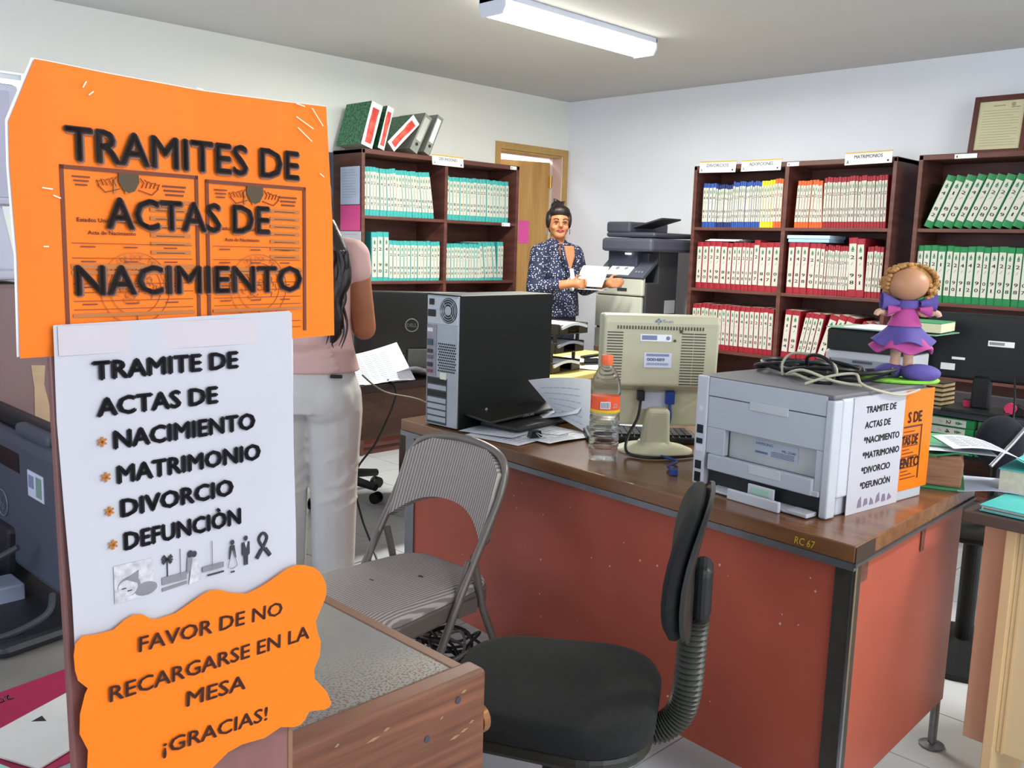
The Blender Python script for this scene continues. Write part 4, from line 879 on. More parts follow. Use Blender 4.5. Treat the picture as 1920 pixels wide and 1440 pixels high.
MB().lathe([(.012, 0), (.014, .01), (.012, .04), (.005, .05)], 12, M=Matrix.Rotation(R(80), 4, 'Y')).build('plug_body', M_black, t, smooth=True); MB().b2(-.012, 0, -.005, -.003, -.002, .002).b2(-.012, 0, .003, .005, -.002, .002).build('prongs', M_chrome, t)

# foam craft doll on the printer
t = thing('craft_doll', 'foam craft doll in purple and pink dress on the printer corner', 'doll', (2.305, .925, 1.047), -47); t.scale = (1.18, 1.15, .95)
M_pur = mat('purple_foam', '#5c4f98', .8, .06, 10); M_pk = mat('pink_foam', '#b44a8c', .8, .06, 10); M_lime = mat('lime_foam', '#8fd649', .8, .05); M_tan = mat('tan_foam', '#b98563', .45, .06, 8); M_sk3 = mat('doll_skin', '#d3a88c', .7, .05); M_curl = mat('doll_curls', '#b98a52', .85, .2, 40, bump=.5)
MB().lathe([(.07, 0), (.072, .004), (.07, .008)], 28, sx=1.15, sy=.8).build('base', M_lime, t)
def shoe(x, y, rz, s): 
    return MB().ell((0, 0, 0), (.036 * s, .028 * s, .020 * s), 18, M=Matrix.Translation((x, y, .026)) @ Matrix.Rotation(R(rz), 4, 'Z')).build('shoe', M_pur, t, smooth=True)
shoe(-.02, .0, 10, .95); shoe(.03, -.03, -12, 1.15)
for x in (-.014, .016): MB().tube([(x, 0, .03), (x * .9, 0, .06), (x * .9, 0, .10)], [.011, .010, .013], 12).build('leg', M_sk3, t, smooth=True)
def skirt(r0, r1, z0, z1, wv, ph):
    def fn(u, v):
        a = u * 2 * math.pi; k = v ** 1.3; r = r0 + (r1 - r0) * k; r *= 1 + .07 * k * math.sin(wv * a + ph)
        return (r * math.cos(a), r * .8 * math.sin(a), z0 + (z1 - z0) * v + .008 * k * math.sin(wv * a + ph))
    return fn
MB().grid(skirt(.022, .064, .15, .082, 5, 0), 60, 8).build('petticoat', M_pk, t, smooth=True, solid=.004)
MB().grid(skirt(.026, .062, .155, .10, 4, 2), 60, 8).build('skirt', M_pur, t, smooth=True, solid=.003)
MB().lathe([(.036, .145), (.030, .16), (.022, .19), (.018, .20)], 24, sy=.8).build('bodice', M_pk, t, smooth=True)
MB().lathe([(.026, .192), (.028, .2), (.026, .212), (.018, .216)], 24, sy=.85).build('yoke', M_pur, t, smooth=True)
for s_ in (-1, 1):
    MB().tube([(s_ * .018, 0, .20), (s_ * .035, -.004, .178), (s_ * .058, -.012, .182), (s_ * .066, -.014, .172)], [.009, .009, .008, .005], 10, smooth=4).build('arm', M_sk3, t, smooth=True)
    sl_ = MB().grid(lambda u, v, s_=s_: (s_ * (.022 + .034 * u), -.012 + .012 * math.cos(v * 6.28), .205 + (.006 + .018 * u) * math.sin(v * 6.28) + .004 * u), 6, 16).build('sleeve', M_pur, t, smooth=True, solid=.003)
    MB().grid(lambda u, v, s_=s_: (s_ * (.020 + .026 * u), -.018 + .008 * math.cos(v * 6.28), .190 + (.004 + .011 * u) * math.sin(v * 6.28) - .004 * u), 6, 14).build('sleeve_frill', M_pk, t, smooth=True, solid=.003)
MB().ell((-.004, -.012, .254), (.041, .037, .042), 28).build('head', M_tan, t, smooth=True)
b = MB(); b.ell((.004, .010, .258), (.050, .036, .048), 22); rr = random.Random(3)
for i in range(130):
    a = rr.uniform(-.6, math.pi + .6); bb_ = rr.uniform(-.9, 1); r_2 = .052
    p = Vector((.004 + r_2 * math.cos(a), .0 + .02 * bb_, .256 + r_2 * math.sin(a) * .95)); b.ell(p, (.006, .006, .005), 6)
for i in range(40): b.ell((.044 + rr.uniform(-.008, .012), rr.uniform(-.02, .02), .215 + rr.uniform(0, .05)), (.007, .007, .006), 6)
b.build('curly_hair', M_curl, t, smooth=True)

# ledger heap at the right end of the orange desk
M_gcov = mat('green_cover', '#3f9160', .5, .08, 8); M_brownp = mat('old_pages', '#8a6048', .8, .25, 50, stretch=(.2, .2, 3), c2='#a67a5e')
t = thing('ledger', 'thick old ledger with brown page edges and green covers', 'book', (2.395, .925, .7605), -70)
MB().b2(0, .145, 0, .26, 0, .006).build('lower_cover', M_gcov, t, bevel=.001)
MB().prism([(.006, .008), (.135, .006), (.138, .07), (.128, .092), (.082, .086), (.075, .082), (.062, .092), (.014, .094), (.003, .06)], .012, .25, 'y').build('page_block', M_brownp, t, bevel=.004)
MB().grid(lambda u, v: (-.003 + .148 * u, .26 * v, .095 + .006 * math.cos(u * 7)), 10, 2).build('upper_cover', M_gcov, t, solid=.005)
sheet((2.37, .90, .861), -60, 'white sheet drooping off the thick ledger', .2, .16, .004, .6, lines=7)
sheet((2.43, .80, .7615), -60, 'bluish paper sticking out under the thick ledger', .16, .2, .01, .3, mat('bluish_sheet', '#cdd6ee', .7), lines=0)
for q, (z, rz, c_, lb) in enumerate(((.868, -66, '#58a878', 'light green folder on top of the ledger heap, right of the orange sign'), (.860, -72, '#2f7d52', 'dark green folder under the light green one on the ledger'))):
    t = thing('folder', lb, 'folder', (2.42 + .01 * q, .935, z), rz)
    MB().b2(0, .13, 0, .15, 0, .0015).b2(0, .13, 0, .15, .0065, .008).build('cover', mat('fold' + c_, c_, .5, .08), t); MB().b2(.004, .126, .004, .146, .0015, .0065).build('papers', M_paper, t)
t = thing('paper_sheet', 'white typed sheet hanging off the ledger towards the cream cabinet', 'paper', (2.40, .81, .878), -52)
fn = lambda u, v: (.22 * u, .17 * v, .0 - .05 * u * u + .012 * math.sin(u * 3))
MB().grid(fn, 10, 4).build('sheet', M_paper, t, smooth=True, solid=.0008)
b = MB()
for i in range(7):
    for q in range(6):
        u0, u1, v0 = .1 + q * .13, .1 + q * .13 + .11, .15 + i * .11; b.add([(lambda p: (p[0], p[1], p[2] + .001))(fn(*k_)) for k_ in ((u0, v0), (u1, v0), (u1, v0 + .03), (u0, v0 + .03))], [(0, 1, 2, 3)])
b.build('print', mat('pale_print', '#9aa0b0', .7), t)

# ------------------------------------------------------------------ folding chair
M_tau = mat('taupe_metal', '#77706a', .35, .06, 10, metal=.35); M_fabs = bpy.data.materials.new('striped_fabric'); M_fabs.use_nodes = True
N, L_, P_ = nodes(M_fabs); tc = N.new('ShaderNodeTexCoord'); wv = N.new('ShaderNodeTexWave'); wv.inputs['Scale'].default_value = 30; wv.inputs['Distortion'].default_value = .6; wv.inputs['Detail'].default_value = 2
wv.bands_direction = 'X'; cr = N.new('ShaderNodeValToRGB'); cr.color_ramp.elements[0].color = lin('#7f7673'); cr.color_ramp.elements[1].color = lin('#b3a9a4'); cr.color_ramp.elements[0].position = .25; cr.color_ramp.elements[1].position = .75
L_.new(tc.outputs['Object'], wv.inputs[0]); L_.new(wv.outputs[0], cr.inputs[0]); L_.new(cr.outputs[0], P_.inputs['Base Color']); P_.inputs['Roughness'].default_value = .9
bp = N.new('ShaderNodeBump'); bp.inputs['Strength'].default_value = .4; bp.inputs['Distance'].default_value = .003; L_.new(wv.outputs[0], bp.inputs['Height']); L_.new(bp.outputs[0], P_.inputs['Normal'])
t = thing('folding_chair', 'taupe metal folding chair with striped padded seat and back', 'chair', (1.475, 1.865, 0), -86)
t.scale = (.88, 1, .97)
# local: +y towards the backrest (the orange desk), x to the right
def rsq(w0, w1, y0, y1, rad=.06, n=6):
    pts = []
    for cx, cy, a0 in ((w1 - rad, y1 - rad, 0), (-w1 + rad, y1 - rad, 90), (-w0 + rad, y0 + rad, 180), (w0 - rad, y0 + rad, 270)):
        for k_ in range(n + 1):
            a = R(a0 + 90 * k_ / n); pts.append((cx + rad * math.cos(a), cy + rad * math.sin(a)))
    return pts
MB().prism(rsq(.225, .19, -.27, .195, .08), .400, .452, 'z').build('seat_pan', M_tau, t, bevel=.008)
pl = rsq(.222, .187, -.267, .19, .08); c_ = Vector((0, -.03))
vs = []; fs = []; K = len(pl); lev = ((1.0, .452), (1.0, .460), (.97, .472), (.85, .481), (.5, .485), (.001, .486))
b = MB()
for k_, z in lev: vs += [(c_.x + (p[0] - c_.x) * k_, c_.y + (p[1] - c_.y) * k_, z) for p in pl]
for i in range(len(lev) - 1): fs += [(i * K + j, i * K + (j + 1) % K, (i + 1) * K + (j + 1) % K, (i + 1) * K + j) for j in range(K)]
b.add(vs, fs).build('seat', M_fabs, t, smooth=70)
MB().prism([(-.01, 0), (0, -.006), (.014, .0), (.002, .005)], .484, .487, 'z', M=Matrix.Translation((.05, .02, 0))).prism([(-.01, 0), (0, -.003), (.012, .0), (.002, .003)], .484, .4865, 'z', M=Matrix.Translation((-.03, -.09, 0))).build('worn_hole', mat('foam_hole', '#4a4542', .9), t)
# continuous bent tube: front foot, up past the seat rear to the arched back and down again
prof = [(-.2, 0), (-.10, .22), (.02, .455), (.14, .66), (.175, .73)]
pts = [(-.215, a, z) for a, z in prof] + [(-.20, .200, .79), (-.14, .213, .825), (0, .218, .84), (.14, .213, .825), (.20, .200, .79)] + [(.215, a, z) for a, z in prof[::-1]]
MB().tube(pts, .0115, 12, smooth=5).build('frame', M_tau, t, smooth=True)
for s_ in (-1, 1):
    MB().tube([(s_ * .195, .09, .56), (s_ * .195, .13, .40), (s_ * .2, .30, 0)], .011, 10).build('rear_leg', M_tau, t, smooth=True)
    MB().b2(s_ * .2 - .004, s_ * .2 + .004, .03, .1, .40, .44).tube([(s_ * .205, .06, .555), (s_ * .2, .0, .40)], .007, 8).build('hinge_bracket', M_tau, t)
MB().tube([(-.2, .23, .17), (.2, .23, .17)], .009, 10).build('cross_bar', M_tau, t, smooth=True); MB().tube([(-.215, -.13, .15), (.215, -.13, .15)], .009, 10).build('cross_bar', M_tau, t, smooth=True)
for s_ in (-1, 1):
    for a in ((-.2, .0), (.30, .0)): MB().lathe([(.016, 0), (.015, .03)], 12, (s_ * .212 if a[0] < 0 else s_ * .2, a[0], 0)).build('rubber_foot', M_black, t)
def backpad(u, v):   # curved padded back, arch-shaped outline
    x = (u - .5) * 2
    top = .832 - .062 * abs(x) ** 3.2; bot = .665 - .075 * abs(x) ** 2.5
    z = bot + (top - bot) * v; y = .14 + (z - .66) * .36 + .028 * (1 - x * x) * 1.0
    return (x * .208, y, z)
MB().grid(backpad, 24, 10).build('backrest', M_fabs, t, smooth=True, solid=.028)
MB().grid(lambda u, v: (backpad(u, v)[0] * 1.01, backpad(u, v)[1] + .019, backpad(u, v)[2]), 24, 10).build('back_shell', M_tau, t, smooth=True, solid=.004)

# ------------------------------------------------------------------ black office chair
t = thing('swivel_chair', 'black fabric swivel chair with corrugated back stem before orange desk', 'chair', (1.315, 1.165, 0), -148)
M_fab = mat('black_fabric', '#191919', .95, .2, 90)
pl = rsq(.20, .215, -.215, .21, .13, 8)
K = len(pl); vs = []; fs = []; lev = ((.94, .435), (1.0, .445), (1.0, .465), (.96, .482), (.85, .490), (.4, .486), (.001, .484))
for k_, z in lev: vs += [(p[0] * k_, p[1] * k_, z) for p in pl]
for i in range(len(lev) - 1): fs += [(i * K + j, i * K + (j + 1) % K, (i + 1) * K + (j + 1) % K, (i + 1) * K + j) for j in range(K)]
MB().add(vs, fs).build('seat', M_fab, t, smooth=60)
MB().prism([(p[0] * .985, p[1] * .985) for p in pl], .412, .442, 'z').build('seat_shell', mat('seat_edge', '#26261f', .4, .05), t, bevel=.01)
path = [(0, .08, .405), (0, .17, .398), (0, .215, .41), (0, .25, .445), (0, .264, .50), (0, .267, .58), (0, .27, .65), (0, .275, .70)]
P3 = [Vector(p) for p in path]
MB().tube(P3, .014, 8, smooth=5).build('back_bar', M_black, t, smooth=True)
cv = []; rs = []
L0 = P3[1:7] 
seg = MB().tube(L0, .01, 4, smooth=14)
cen = [sum((Vector(v) for v in seg.v[i:i + 4]), Vector()) / 4 for i in range(0, len(seg.v), 4)]
for i, p in enumerate(cen): cv.append(p); rs.append(.030 if i % 2 == 0 else .023)
MB().tube(cv, rs, 16).build('corrugated_sleeve', mat('sleeve_rubber', '#3a3a34', .45, .05), t, smooth=25)
def bk2(a_, b_, y0, y1, name, m, zc=.765, bend=.014):
    K2 = 32; ring = []
    for q in range(K2):
        a = 2 * math.pi * q / K2; c_, s_ = math.cos(a), math.sin(a)
        ring.append((a_ * (abs(c_) ** .7) * (1 if c_ > 0 else -1), b_ * (abs(s_) ** .75) * (1 if s_ > 0 else -1)))
    vs = []; lv = ((.001, y0 - .0), (.5, y0), (.9, y0 + .006), (1.0, y0 + .018), (1.0, y1 - .008), (.94, y1), (.001, y1))
    for k_, y in lv: vs += [(x * k_, y - bend * (x * k_ / a_) ** 2 + .10 * (z * k_) - .006 * math.cos(z * k_ * 20), zc + z * k_) for x, z in ring]
    fs = [(i * K2 + j, i * K2 + (j + 1) % K2, (i + 1) * K2 + (j + 1) % K2, (i + 1) * K2 + j) for i in range(len(lv) - 1) for j in range(K2)]
    return MB().add(vs, fs).build(name, m, t, smooth=50)
bk2(.185, .137, .225, .262, 'backrest', M_fab, .768); bk2(.188, .14, .257, .275, 'back_shell', mat('back_plastic', '#2b2b29', .3, .05), .768)
MB().b2(-.045, .045, .262, .300, .655, .765).build('back_bracket', M_black, t, bevel=.02, seg=4)
MB().lathe([(.03, .08), (.03, .26), (.02, .26), (.02, .40)], 14).build('gas_column', M_black, t)
MB().b2(-.08, .08, -.1, .12, .375, .40).build('mechanism', M_black, t, bevel=.01)
for q in range(5):
    a = q * 2 * math.pi / 5 + .3; c_, s_ = math.cos(a), math.sin(a)
    l_ = MB().tube([(0, 0, .11), (c_ * .26, s_ * .26, .08)], [.03, .02], 8).build('base_arm', M_black, t)
    A = Matrix.Translation((c_ * .26, s_ * .26, .028)) @ Matrix.Rotation(a, 4, 'Z') @ Matrix.Rotation(R(90), 4, 'X')
    MB().lathe([(.028, -.022), (.028, -.004), (.012, -.004), (.012, .004), (.028, .004), (.028, .022)], 16, M=A).build('caster', M_blackg, l_)

# things on the floor between folding chair and desk
t = thing('storage_box', 'white cardboard box on the floor under the folding chair', 'box', (1.50, 1.98, 0), -60)
MB().b2(0, .2, 0, .16, 0, .16).build('carton', M_white, t, bevel=.002); MB().b2(-.003, .203, -.003, .163, .13, .165).build('lid', M_white, t, bevel=.002)
t = thing('waste_bin', 'blue plastic bin on the floor under the folding chair', 'bin', (1.36, 2.02, 0), 0)
MB().lathe([(.08, 0), (.085, .01), (.1, .24), (.105, .245)], 20).build('bin_body', mat('bin_blue', '#2c5f8c', .45), t, smooth=True)
t = thing('battery_backup', 'black power backup box on the floor behind the swivel chair', 'electronics', (1.56, 1.76, 0), -75)
MB().b2(0, .13, 0, .28, 0, .20).build('case', M_black, t, bevel=.006); MB().b2(.03, .1, -.002, 0, .06, .14).build('front_plate', M_blackg, t); MB().b2(-.01, .14, .04, .24, .2005, .2025).build('paper_on_top', M_white, t)
rr = random.Random(8)
for q in range(4):
    cx, cy = 1.53 + .04 * q, 1.80 + .02 * q
    o = MB().tube([(cx + .10 * math.cos(i * 1.3 + q) * rr.uniform(.6, 1), cy + .10 * math.sin(i * 1.3 + q) * rr.uniform(.6, 1), .19 + rr.uniform(0, .09)) if i else (cx, cy, .01) for i in range(12)], .0045, 6, smooth=5).build('cable', M_black if q != 1 else mat('grey_cord', '#6f675f', .5), smooth=True)
    tag(o, ['tangled black cable heap under the folding chair, nearest the box', 'tangled grey cable under the folding chair', 'tangled black cable beside the blue bin under the chair', 'tangled black cable over the black backup box'][q], 'cable')

# ------------------------------------------------------------------ cream cabinet with teal books
M_cream = mat('cream_laminate', '#d9b98a', .5, .03, 3); M_cream2 = mat('cream_panel', '#d8bf94', .5, .03, 3)
t = thing('office_desk', 'cream desk with dark edged top at the right picture edge', 'desk', (2.31, .745, 0), -90)
MB().b2(0, 1.2, 0, .62, .722, .75).build('desk_top', mat('dark_edge_top', '#4f4039', .4, .1), t, bevel=.003)
MB().b2(.028, .10, .085, .105, .14, .722).build('side_panel', mat('cream_pinkish', '#cfa382', .5, .03), t, bevel=.002)
MB().b2(.088, .112, .045, .60, 0, .722).build('leg_panel', M_cream, t, bevel=.002)
MB().b2(.112, 1.15, .07, .09, .14, .722).build('front_panel', M_cream2, t, bevel=.002)
MB().b2(.125, .13, .066, .07, .14, .722).build('groove', M_cream, t)
MB().b2(1.15, 1.175, .045, .60, 0, .722).build('leg_panel', M_cream, t)
M_teal = mat('teal_cover', '#4fb8b4', .5, .08, 10)
for q, (x, y, z, rz, w_, dd, h_, lb) in enumerate(((2.33, .715, .752, -93, .26, .34, .016, 'large flat teal ledger on the front of the cream desk'), (2.51, .735, .752, -88, .25, .28, .075, 'thick teal ledger with cream pages at the back of the cream desk'))):
    t = thing('ledger', lb, 'book', (x, y, z), rz)
    MB().b2(0, w_, 0, dd if q == 0 else dd, 0, .003).b2(0, w_, 0, dd, h_ - .003, h_).build('cover', M_teal, t, bevel=.001); MB().b2(.004, w_, .004, dd - .004, .003, h_ - .003).build('page_block', M_pages, t)
    if q == 0: MB().b2(.01, w_ - .01, -.0004, .0, .006, .009).build('edge_line', mat('teal_dark', '#2d6f80', .5), t)
t = thing('pen', 'dark pen lying on the flat teal ledger', 'pen', (2.50, .66, .772), -100)
MB().lathe([(.004, 0), (.005, .01), (.005, .12), (.002, .135)], 10, M=Matrix.Rotation(R(90), 4, 'Y')).build('barrel', M_ink, t)

# chair back in front of the glass desk
t = thing('swivel_chair', 'dark round-backed chair between the glass desk and cream desk', 'chair', (3.08, .905, 0), -60)
MB().ell((0, 0, .79), (.075, .035, .085), 24).build('backrest', mat('dark_blue_fabric', '#1b1d26', .9, .2, 80), t, smooth=True)
MB().ell((.0, .2, .47), (.23, .22, .05), 20).build('seat', M_fab, t, smooth=True)
MB().tube([(0, .02, .75), (0, .03, .55), (0, .15, .44)], .015, 8, smooth=4).build('back_bar', M_black, t)
MB().lathe([(.25, 0), (.25, .02), (.03, .06), (.03, .44)], 20, (0, .2, 0)).build('pedestal', M_black, t)
o = MB().tube([(2.93, .88, .74), (3.0, .845, .81), (3.12, .80, .92)], .006, 10).build('chrome_rod', M_chrome, smooth=True); tag(o, 'chrome rod slanting up beside the dark round-backed chair', 'rod')

# ------------------------------------------------------------------ glass desk with black monitor, printer and green ledgers
t = thing('glass_desk', 'black framed glass desk under the right black monitor', 'desk', (3.88, 1.62, 0), -92)
MB().b2(0, 1.2, 0, .6, .735, .742).build('glass_top', mat('smoked_glass', '#3a4048', .08, .05, spec=.8), t)
MB().b2(-.01, 1.21, -.012, .0, .72, .745).b2(-.01, 1.21, .6, .612, .72, .745).b2(-.01, 0, 0, .6, .72, .745).b2(1.2, 1.21, 0, .6, .72, .745).build('frame', mat('grey_blue_steel', '#4a4d55', .35, metal=.4), t, bevel=.003)
for q in ((.0, .0), (1.17, 0), (0, .57), (1.17, .57)): MB().b2(q[0], q[0] + .03, q[1], q[1] + .03, 0, .72).build('leg', M_black, t)
MB().b2(0, 1.2, .02, .55, .55, .57).build('lower_shelf', M_black, t)
monitor_back('monitor', 'black monitor seen from behind with white stickers, at right', (3.92, 1.245, .745), -86, .46, .27, .125, M_black)
t = bpy.data.objects['monitor.002'] if 'monitor.002' in bpy.data.objects else bpy.data.objects['monitor']
MB().b2(.01, .105, -.0015, 0, .27, .292, 0).b2(.015, .07, -.002, -.0015, .276, .287, 1).build('sticker', [M_white, mat('grey_ink', '#8d8d90', .6)], t)
MB().b2(-.12, -.07, -.0015, 0, .205, .215).build('sticker', M_white, t); MB().b2(-.16, -.105, -.0015, 0, .16, .187).build('sticker', M_white, t)
# stacked green ledgers lying on the lower shelf
def lying(loc, rz, L, h, label, group):
    o = bpy.data.objects.new('registry_book', BM['green']); col.objects.link(o); o.scale = (h, 1, L)
    M_ = Matrix.Translation(loc) @ Matrix.Rotation(R(rz), 4, 'Z') @ Matrix.Rotation(R(90), 4, 'Y')
    o.location = M_.to_translation(); o.rotation_euler = M_.to_euler(); tag(o, label, 'book', group)
    l = bpy.data.objects.new('spine_label', LM[rn.randrange(9)]); col.objects.link(l); l.parent = o
for cidx, (xo, nm) in enumerate(((.0, 'left'), (.31, 'right'))):
    for q in range(4):
        A = Matrix.Translation((3.865, 1.53, .572)) @ Matrix.Rotation(R(-92), 4, 'Z') @ Vector((xo + .0 + rn.uniform(-.008, .008), rn.uniform(-.01, .01), .036 * (q + 1)))
        lying(A, -92, .295, .035, 'green ledger lying %s in the %s stack under the glass desk' % (('lowest', 'second from bottom', 'second from top', 'topmost')[q], nm), 'green ledgers stacked under the glass desk')
# second printer behind the doll
t = thing('laser_printer', 'white and black printer behind the doll with folder on top', 'printer', (3.60, 1.76, .0), -88)
MB().b2(-.02, .33, 0, .26, .0, .84).build('cabinet', mat('grey_cabinet', '#6d6e72', .5), t, bevel=.004)
MB().b2(0, .33, 0, .26, .842, .97).build('body', M_prs, t, bevel=.008)
MB().b2(.02, .31, -.003, .002, .85, .94).build('front_panel', mat('printer_blue_grey', '#8f949f', .5), t, bevel=.002); MB().b2(.12, .2, -.006, -.002, .925, .935).build('grip', M_cgrey, t)
MB().b2(.005, .34, -.01, .26, .972, 1.06).build('scanner_lid', M_black, t, bevel=.01)
t = thing('folder', 'thin green glassy folder on the printer behind the doll', 'folder', (3.59, 1.76, 1.062), -90)
MB().b2(0, .44, 0, .25, 0, .004).build('cover', mat('green_film', '#7fae94', .25), t); MB().b2(.08, .3, -.012, .24, .005, .009).build('papers', M_white, t)
t = thing('booklet', 'cream thick booklet lying on the green folder behind the doll', 'book', (3.60, 1.50, 1.072), -84)
MB().b2(0, .19, 0, .2, 0, .035).build('page_block', mat('cream_pages', '#dcd6b4', .7), t, bevel=.002); MB().b2(0, .19, 0, .2, .035, .038).build('cover', M_gcov, t)
t = thing('small_figurine', 'small blond figurine with a red ball beside the right monitor', 'figurine', (3.72, 1.475, .745), -60)
MB().lathe([(.03, 0), (.034, .03), (.02, .11), (.012, .13)], 16, (0, 0, 0)).build('dress', mat('ochre_dress', '#bfa04a', .8), t, smooth=True); MB().ell((0, 0, .155), (.028, .026, .03), 14).build('head', M_sk3, t, smooth=True); MB().ell((0, .008, .165), (.032, .028, .032), 14).build('hair', mat('blond', '#c9a544', .8), t, smooth=True); MB().ell((.035, -.01, .05), (.013, .013, .013), 12).build('red_ball', mat('red_ball', '#e0381f', .4), t, smooth=True)
for q in range(5):
    t = thing('receipt_pad', 'cream receipt pad, %s of the pile left of right monitor' % ('bottom', 'second', 'middle', 'fourth', 'top')[q], 'pad', (3.97, 1.555, .7455 + q * .019), -96 + q, 'receipt pads piled on the glass desk')
    MB().b2(0, .15, 0, .12, 0, .012).build('page_block', mat('yellowed_pages', '#d6bd8a', .7, .1, 30), t); MB().b2(0, .152, -.001, .12, .0121, .017).build('cover', mat('pad_brown', '#4a3324', .6), t)
t = thing('pink_box', 'small pink box beside the monitor stand on the glass desk', 'box', (3.93, 1.31, .746), -80)
MB().b2(0, .03, 0, .04, 0, .04).build('carton', mat('pink_box', '#c8325c', .5), t, bevel=.002); MB().b2(.0, .03, .0, .04, .04, .043).build('lid', M_ink, t)
t = thing('tape_dispenser', 'pink and black tape dispenser right of the monitor stand', 'dispenser', (3.93, 1.16, .746), -80)
MB().prism([(0, 0), (.09, 0), (.08, .03), (.05, .045), (.01, .03)], 0, .04, 'y').build('holder', M_black, t, bevel=.003); MB().lathe([(.012, 0), (.022, 0), (.022, .02), (.012, .02)], 16, M=Matrix.Translation((.03, -.003, .03)) @ Matrix.Rotation(R(90), 4, 'X')).build('tape_roll', mat('pink_box', '#c8325c', .5), t)
t = thing('paper_pile', 'crumpled white papers at the far right of the glass desk', 'papers', (3.93, 1.08, .746), -80)
MB().grid(lambda u, v: (.16 * u, .14 * v, .01 + .02 * math.sin(u * 5) * math.cos(v * 4)), 8, 8).build('sheet', M_paper, t, solid=.004)
for lb, pts in (('thin black cable running down across the green ledgers', [(3.55, 1.36, .80), (3.8, 1.47, .79), (3.86, 1.50, .73), (3.84, 1.49, .60)]), ('black cable hanging from the right monitor behind chair', [(3.90, 1.12, .90), (3.80, 1.08, .80), (3.5, 1.0, .7), (3.3, .95, .6)])):
    o = MB().tube(pts, .004, 6, smooth=5).build('cable', M_black, smooth=True); tag(o, lb, 'cable')

# ------------------------------------------------------------------ near desk with worn top
M_nw = mat('near_wood', '#54301f', .45, .18, 3.0, stretch=(1.2, 6, 22), c2='#83523a', detail=5)
M_worn = mat('worn_grey_top', '#726e70', .45, .06, 5, c2='#8f8b80')
N, L_, P_ = nodes(M_worn)
t = thing('office_desk', 'worn brown desk with scratched grey top in the foreground', 'desk', (0, 0, 0), 0)
# speckled wear: fine noise masked by a broad one
nz = N.new('ShaderNodeTexNoise'); nz.inputs['Scale'].default_value = 260; tc = N.new('ShaderNodeTexCoord'); L_.new(tc.outputs['Object'], nz.inputs[0])
c1 = N.new('ShaderNodeValToRGB'); c1.color_ramp.elements[0].position = .5; c1.color_ramp.elements[1].position = .58; L_.new(nz.outputs[0], c1.inputs[0])
gd = N.new('ShaderNodeSeparateXYZ'); L_.new(tc.outputs['Object'], gd.inputs[0]); mr = N.new('ShaderNodeMapRange'); mr.inputs[1].default_value = 1.10; mr.inputs[2].default_value = .95; L_.new(gd.outputs[1], mr.inputs[0])
mm = N.new('ShaderNodeMath'); mm.operation = 'MULTIPLY'; L_.new(c1.outputs[0], mm.inputs[0]); L_.new(mr.outputs[0], mm.inputs[1])
mx = N.new('ShaderNodeMix'); mx.data_type = 'RGBA'; mx.inputs[7].default_value = lin('#6b4a40'); L_.new(mm.outputs[0], mx.inputs[0])
src = P_.inputs['Base Color'].links[0].from_socket; L_.new(src, mx.inputs[6]); L_.new(mx.outputs[2], P_.inputs['Base Color'])
MB().b2(-.75, .838, .93, 1.76, .728, .75).build('desk_top', M_worn, t, bevel=.002)
MB().b2(.822, .842, .925, 1.76, .724, .7515).build('edge_strip', mat('edge_strip_wood', '#7b5640', .5, .1), t, bevel=.002)
MB().b2(.50, .855, .887, .927, .10, .755).build('front_board', M_nw, t, bevel=.008, seg=3)
MB().b2(-.75, .52, .892, .925, .12, .74).build('front_board', M_nw, t, bevel=.004)
MB().b2(.80, .82, .93, 1.74, .0, .728).build('side_panel', M_nw, t, bevel=.002); MB().b2(-.73, -.71, .93, 1.74, .0, .728).build('side_panel', M_nw, t, bevel=.002)
A = Matrix.Rotation(R(90), 4, 'Y')
MB().lathe([(.019, 0), (.019, .012), (.013, .013), (.013, .004)], 20, M=Matrix.Translation((.854, .907, .668)) @ A, sx=1.1).build('drawer_knob', mat('copper_knob', '#8a5a34', .35, metal=.4), t, smooth=50)
for x, z in ((.575, .71), (.745, .688), (.80, .725)): MB().lathe([(.005, 0), (.005, .001)], 12, M=Matrix.Translation((x, .887, z)) @ Matrix.Rotation(R(90), 4, 'X')).build('screw', mat('screw_steel', '#4a4a55', .4, metal=.5), t)

b = MB(); rr = random.Random(21)
for x, z, L in ((.655, .722, .012), (.676, .728, .006), (.77, .71, .003), (.795, .672, .010), (.812, .676, .008), (.826, .684, .005), (.60, .735, .004), (.81, .735, .006)):
    b.prism([(x - L, z - .001), (x, z - .0022), (x + L, z + .001), (x, z + .0022)], .8862, .8872, 'y')
b.build('scuff_marks', mat('scuff_pale', '#96745c', .7), t, kind='stuff')
# brown partition behind the near desk, with the white device on it
M_mauve = mat('mauve_laminate', '#7d5f5e', .4, .08, 3)
t = thing('partition_panel', 'brown laminate partition behind the HP monitor, with chipped spot'.replace('HP ', 'blue-grey '), 'partition', (-1.0, 1.79, 0), 0)
MB().b2(0, 1.815, 0, .04, 0, 1.255).build('panel', M_mauve, t, bevel=.004)
MB().b2(1.805, 1.822, -.004, .044, .0, 1.258).build('edge_strip', mat('edge_brown', '#86614a', .5), t, bevel=.002)
MB().prism([(1.548, 1.112), (1.572, 1.110), (1.569, 1.075), (1.577, 1.03), (1.5745, .985), (1.568, .965), (1.562, .995), (1.550, 1.005), (1.552, 1.07)], -.0012, 0, 'y').build('chipped_spot', mat('bare_wood', '#c2a483', .8, .1, 30), t)
MB().b2(-.0, 1.79, .042, .35, 1.225, 1.2549).build('counter_top', M_mauve, t)
t = thing('monitor', 'white monitor on the partition top, cut by left picture edge', 'monitor', (.46, 1.93, 1.256), 0)
M_wd = mat('white_device', '#c4c3d2', .5, .03)
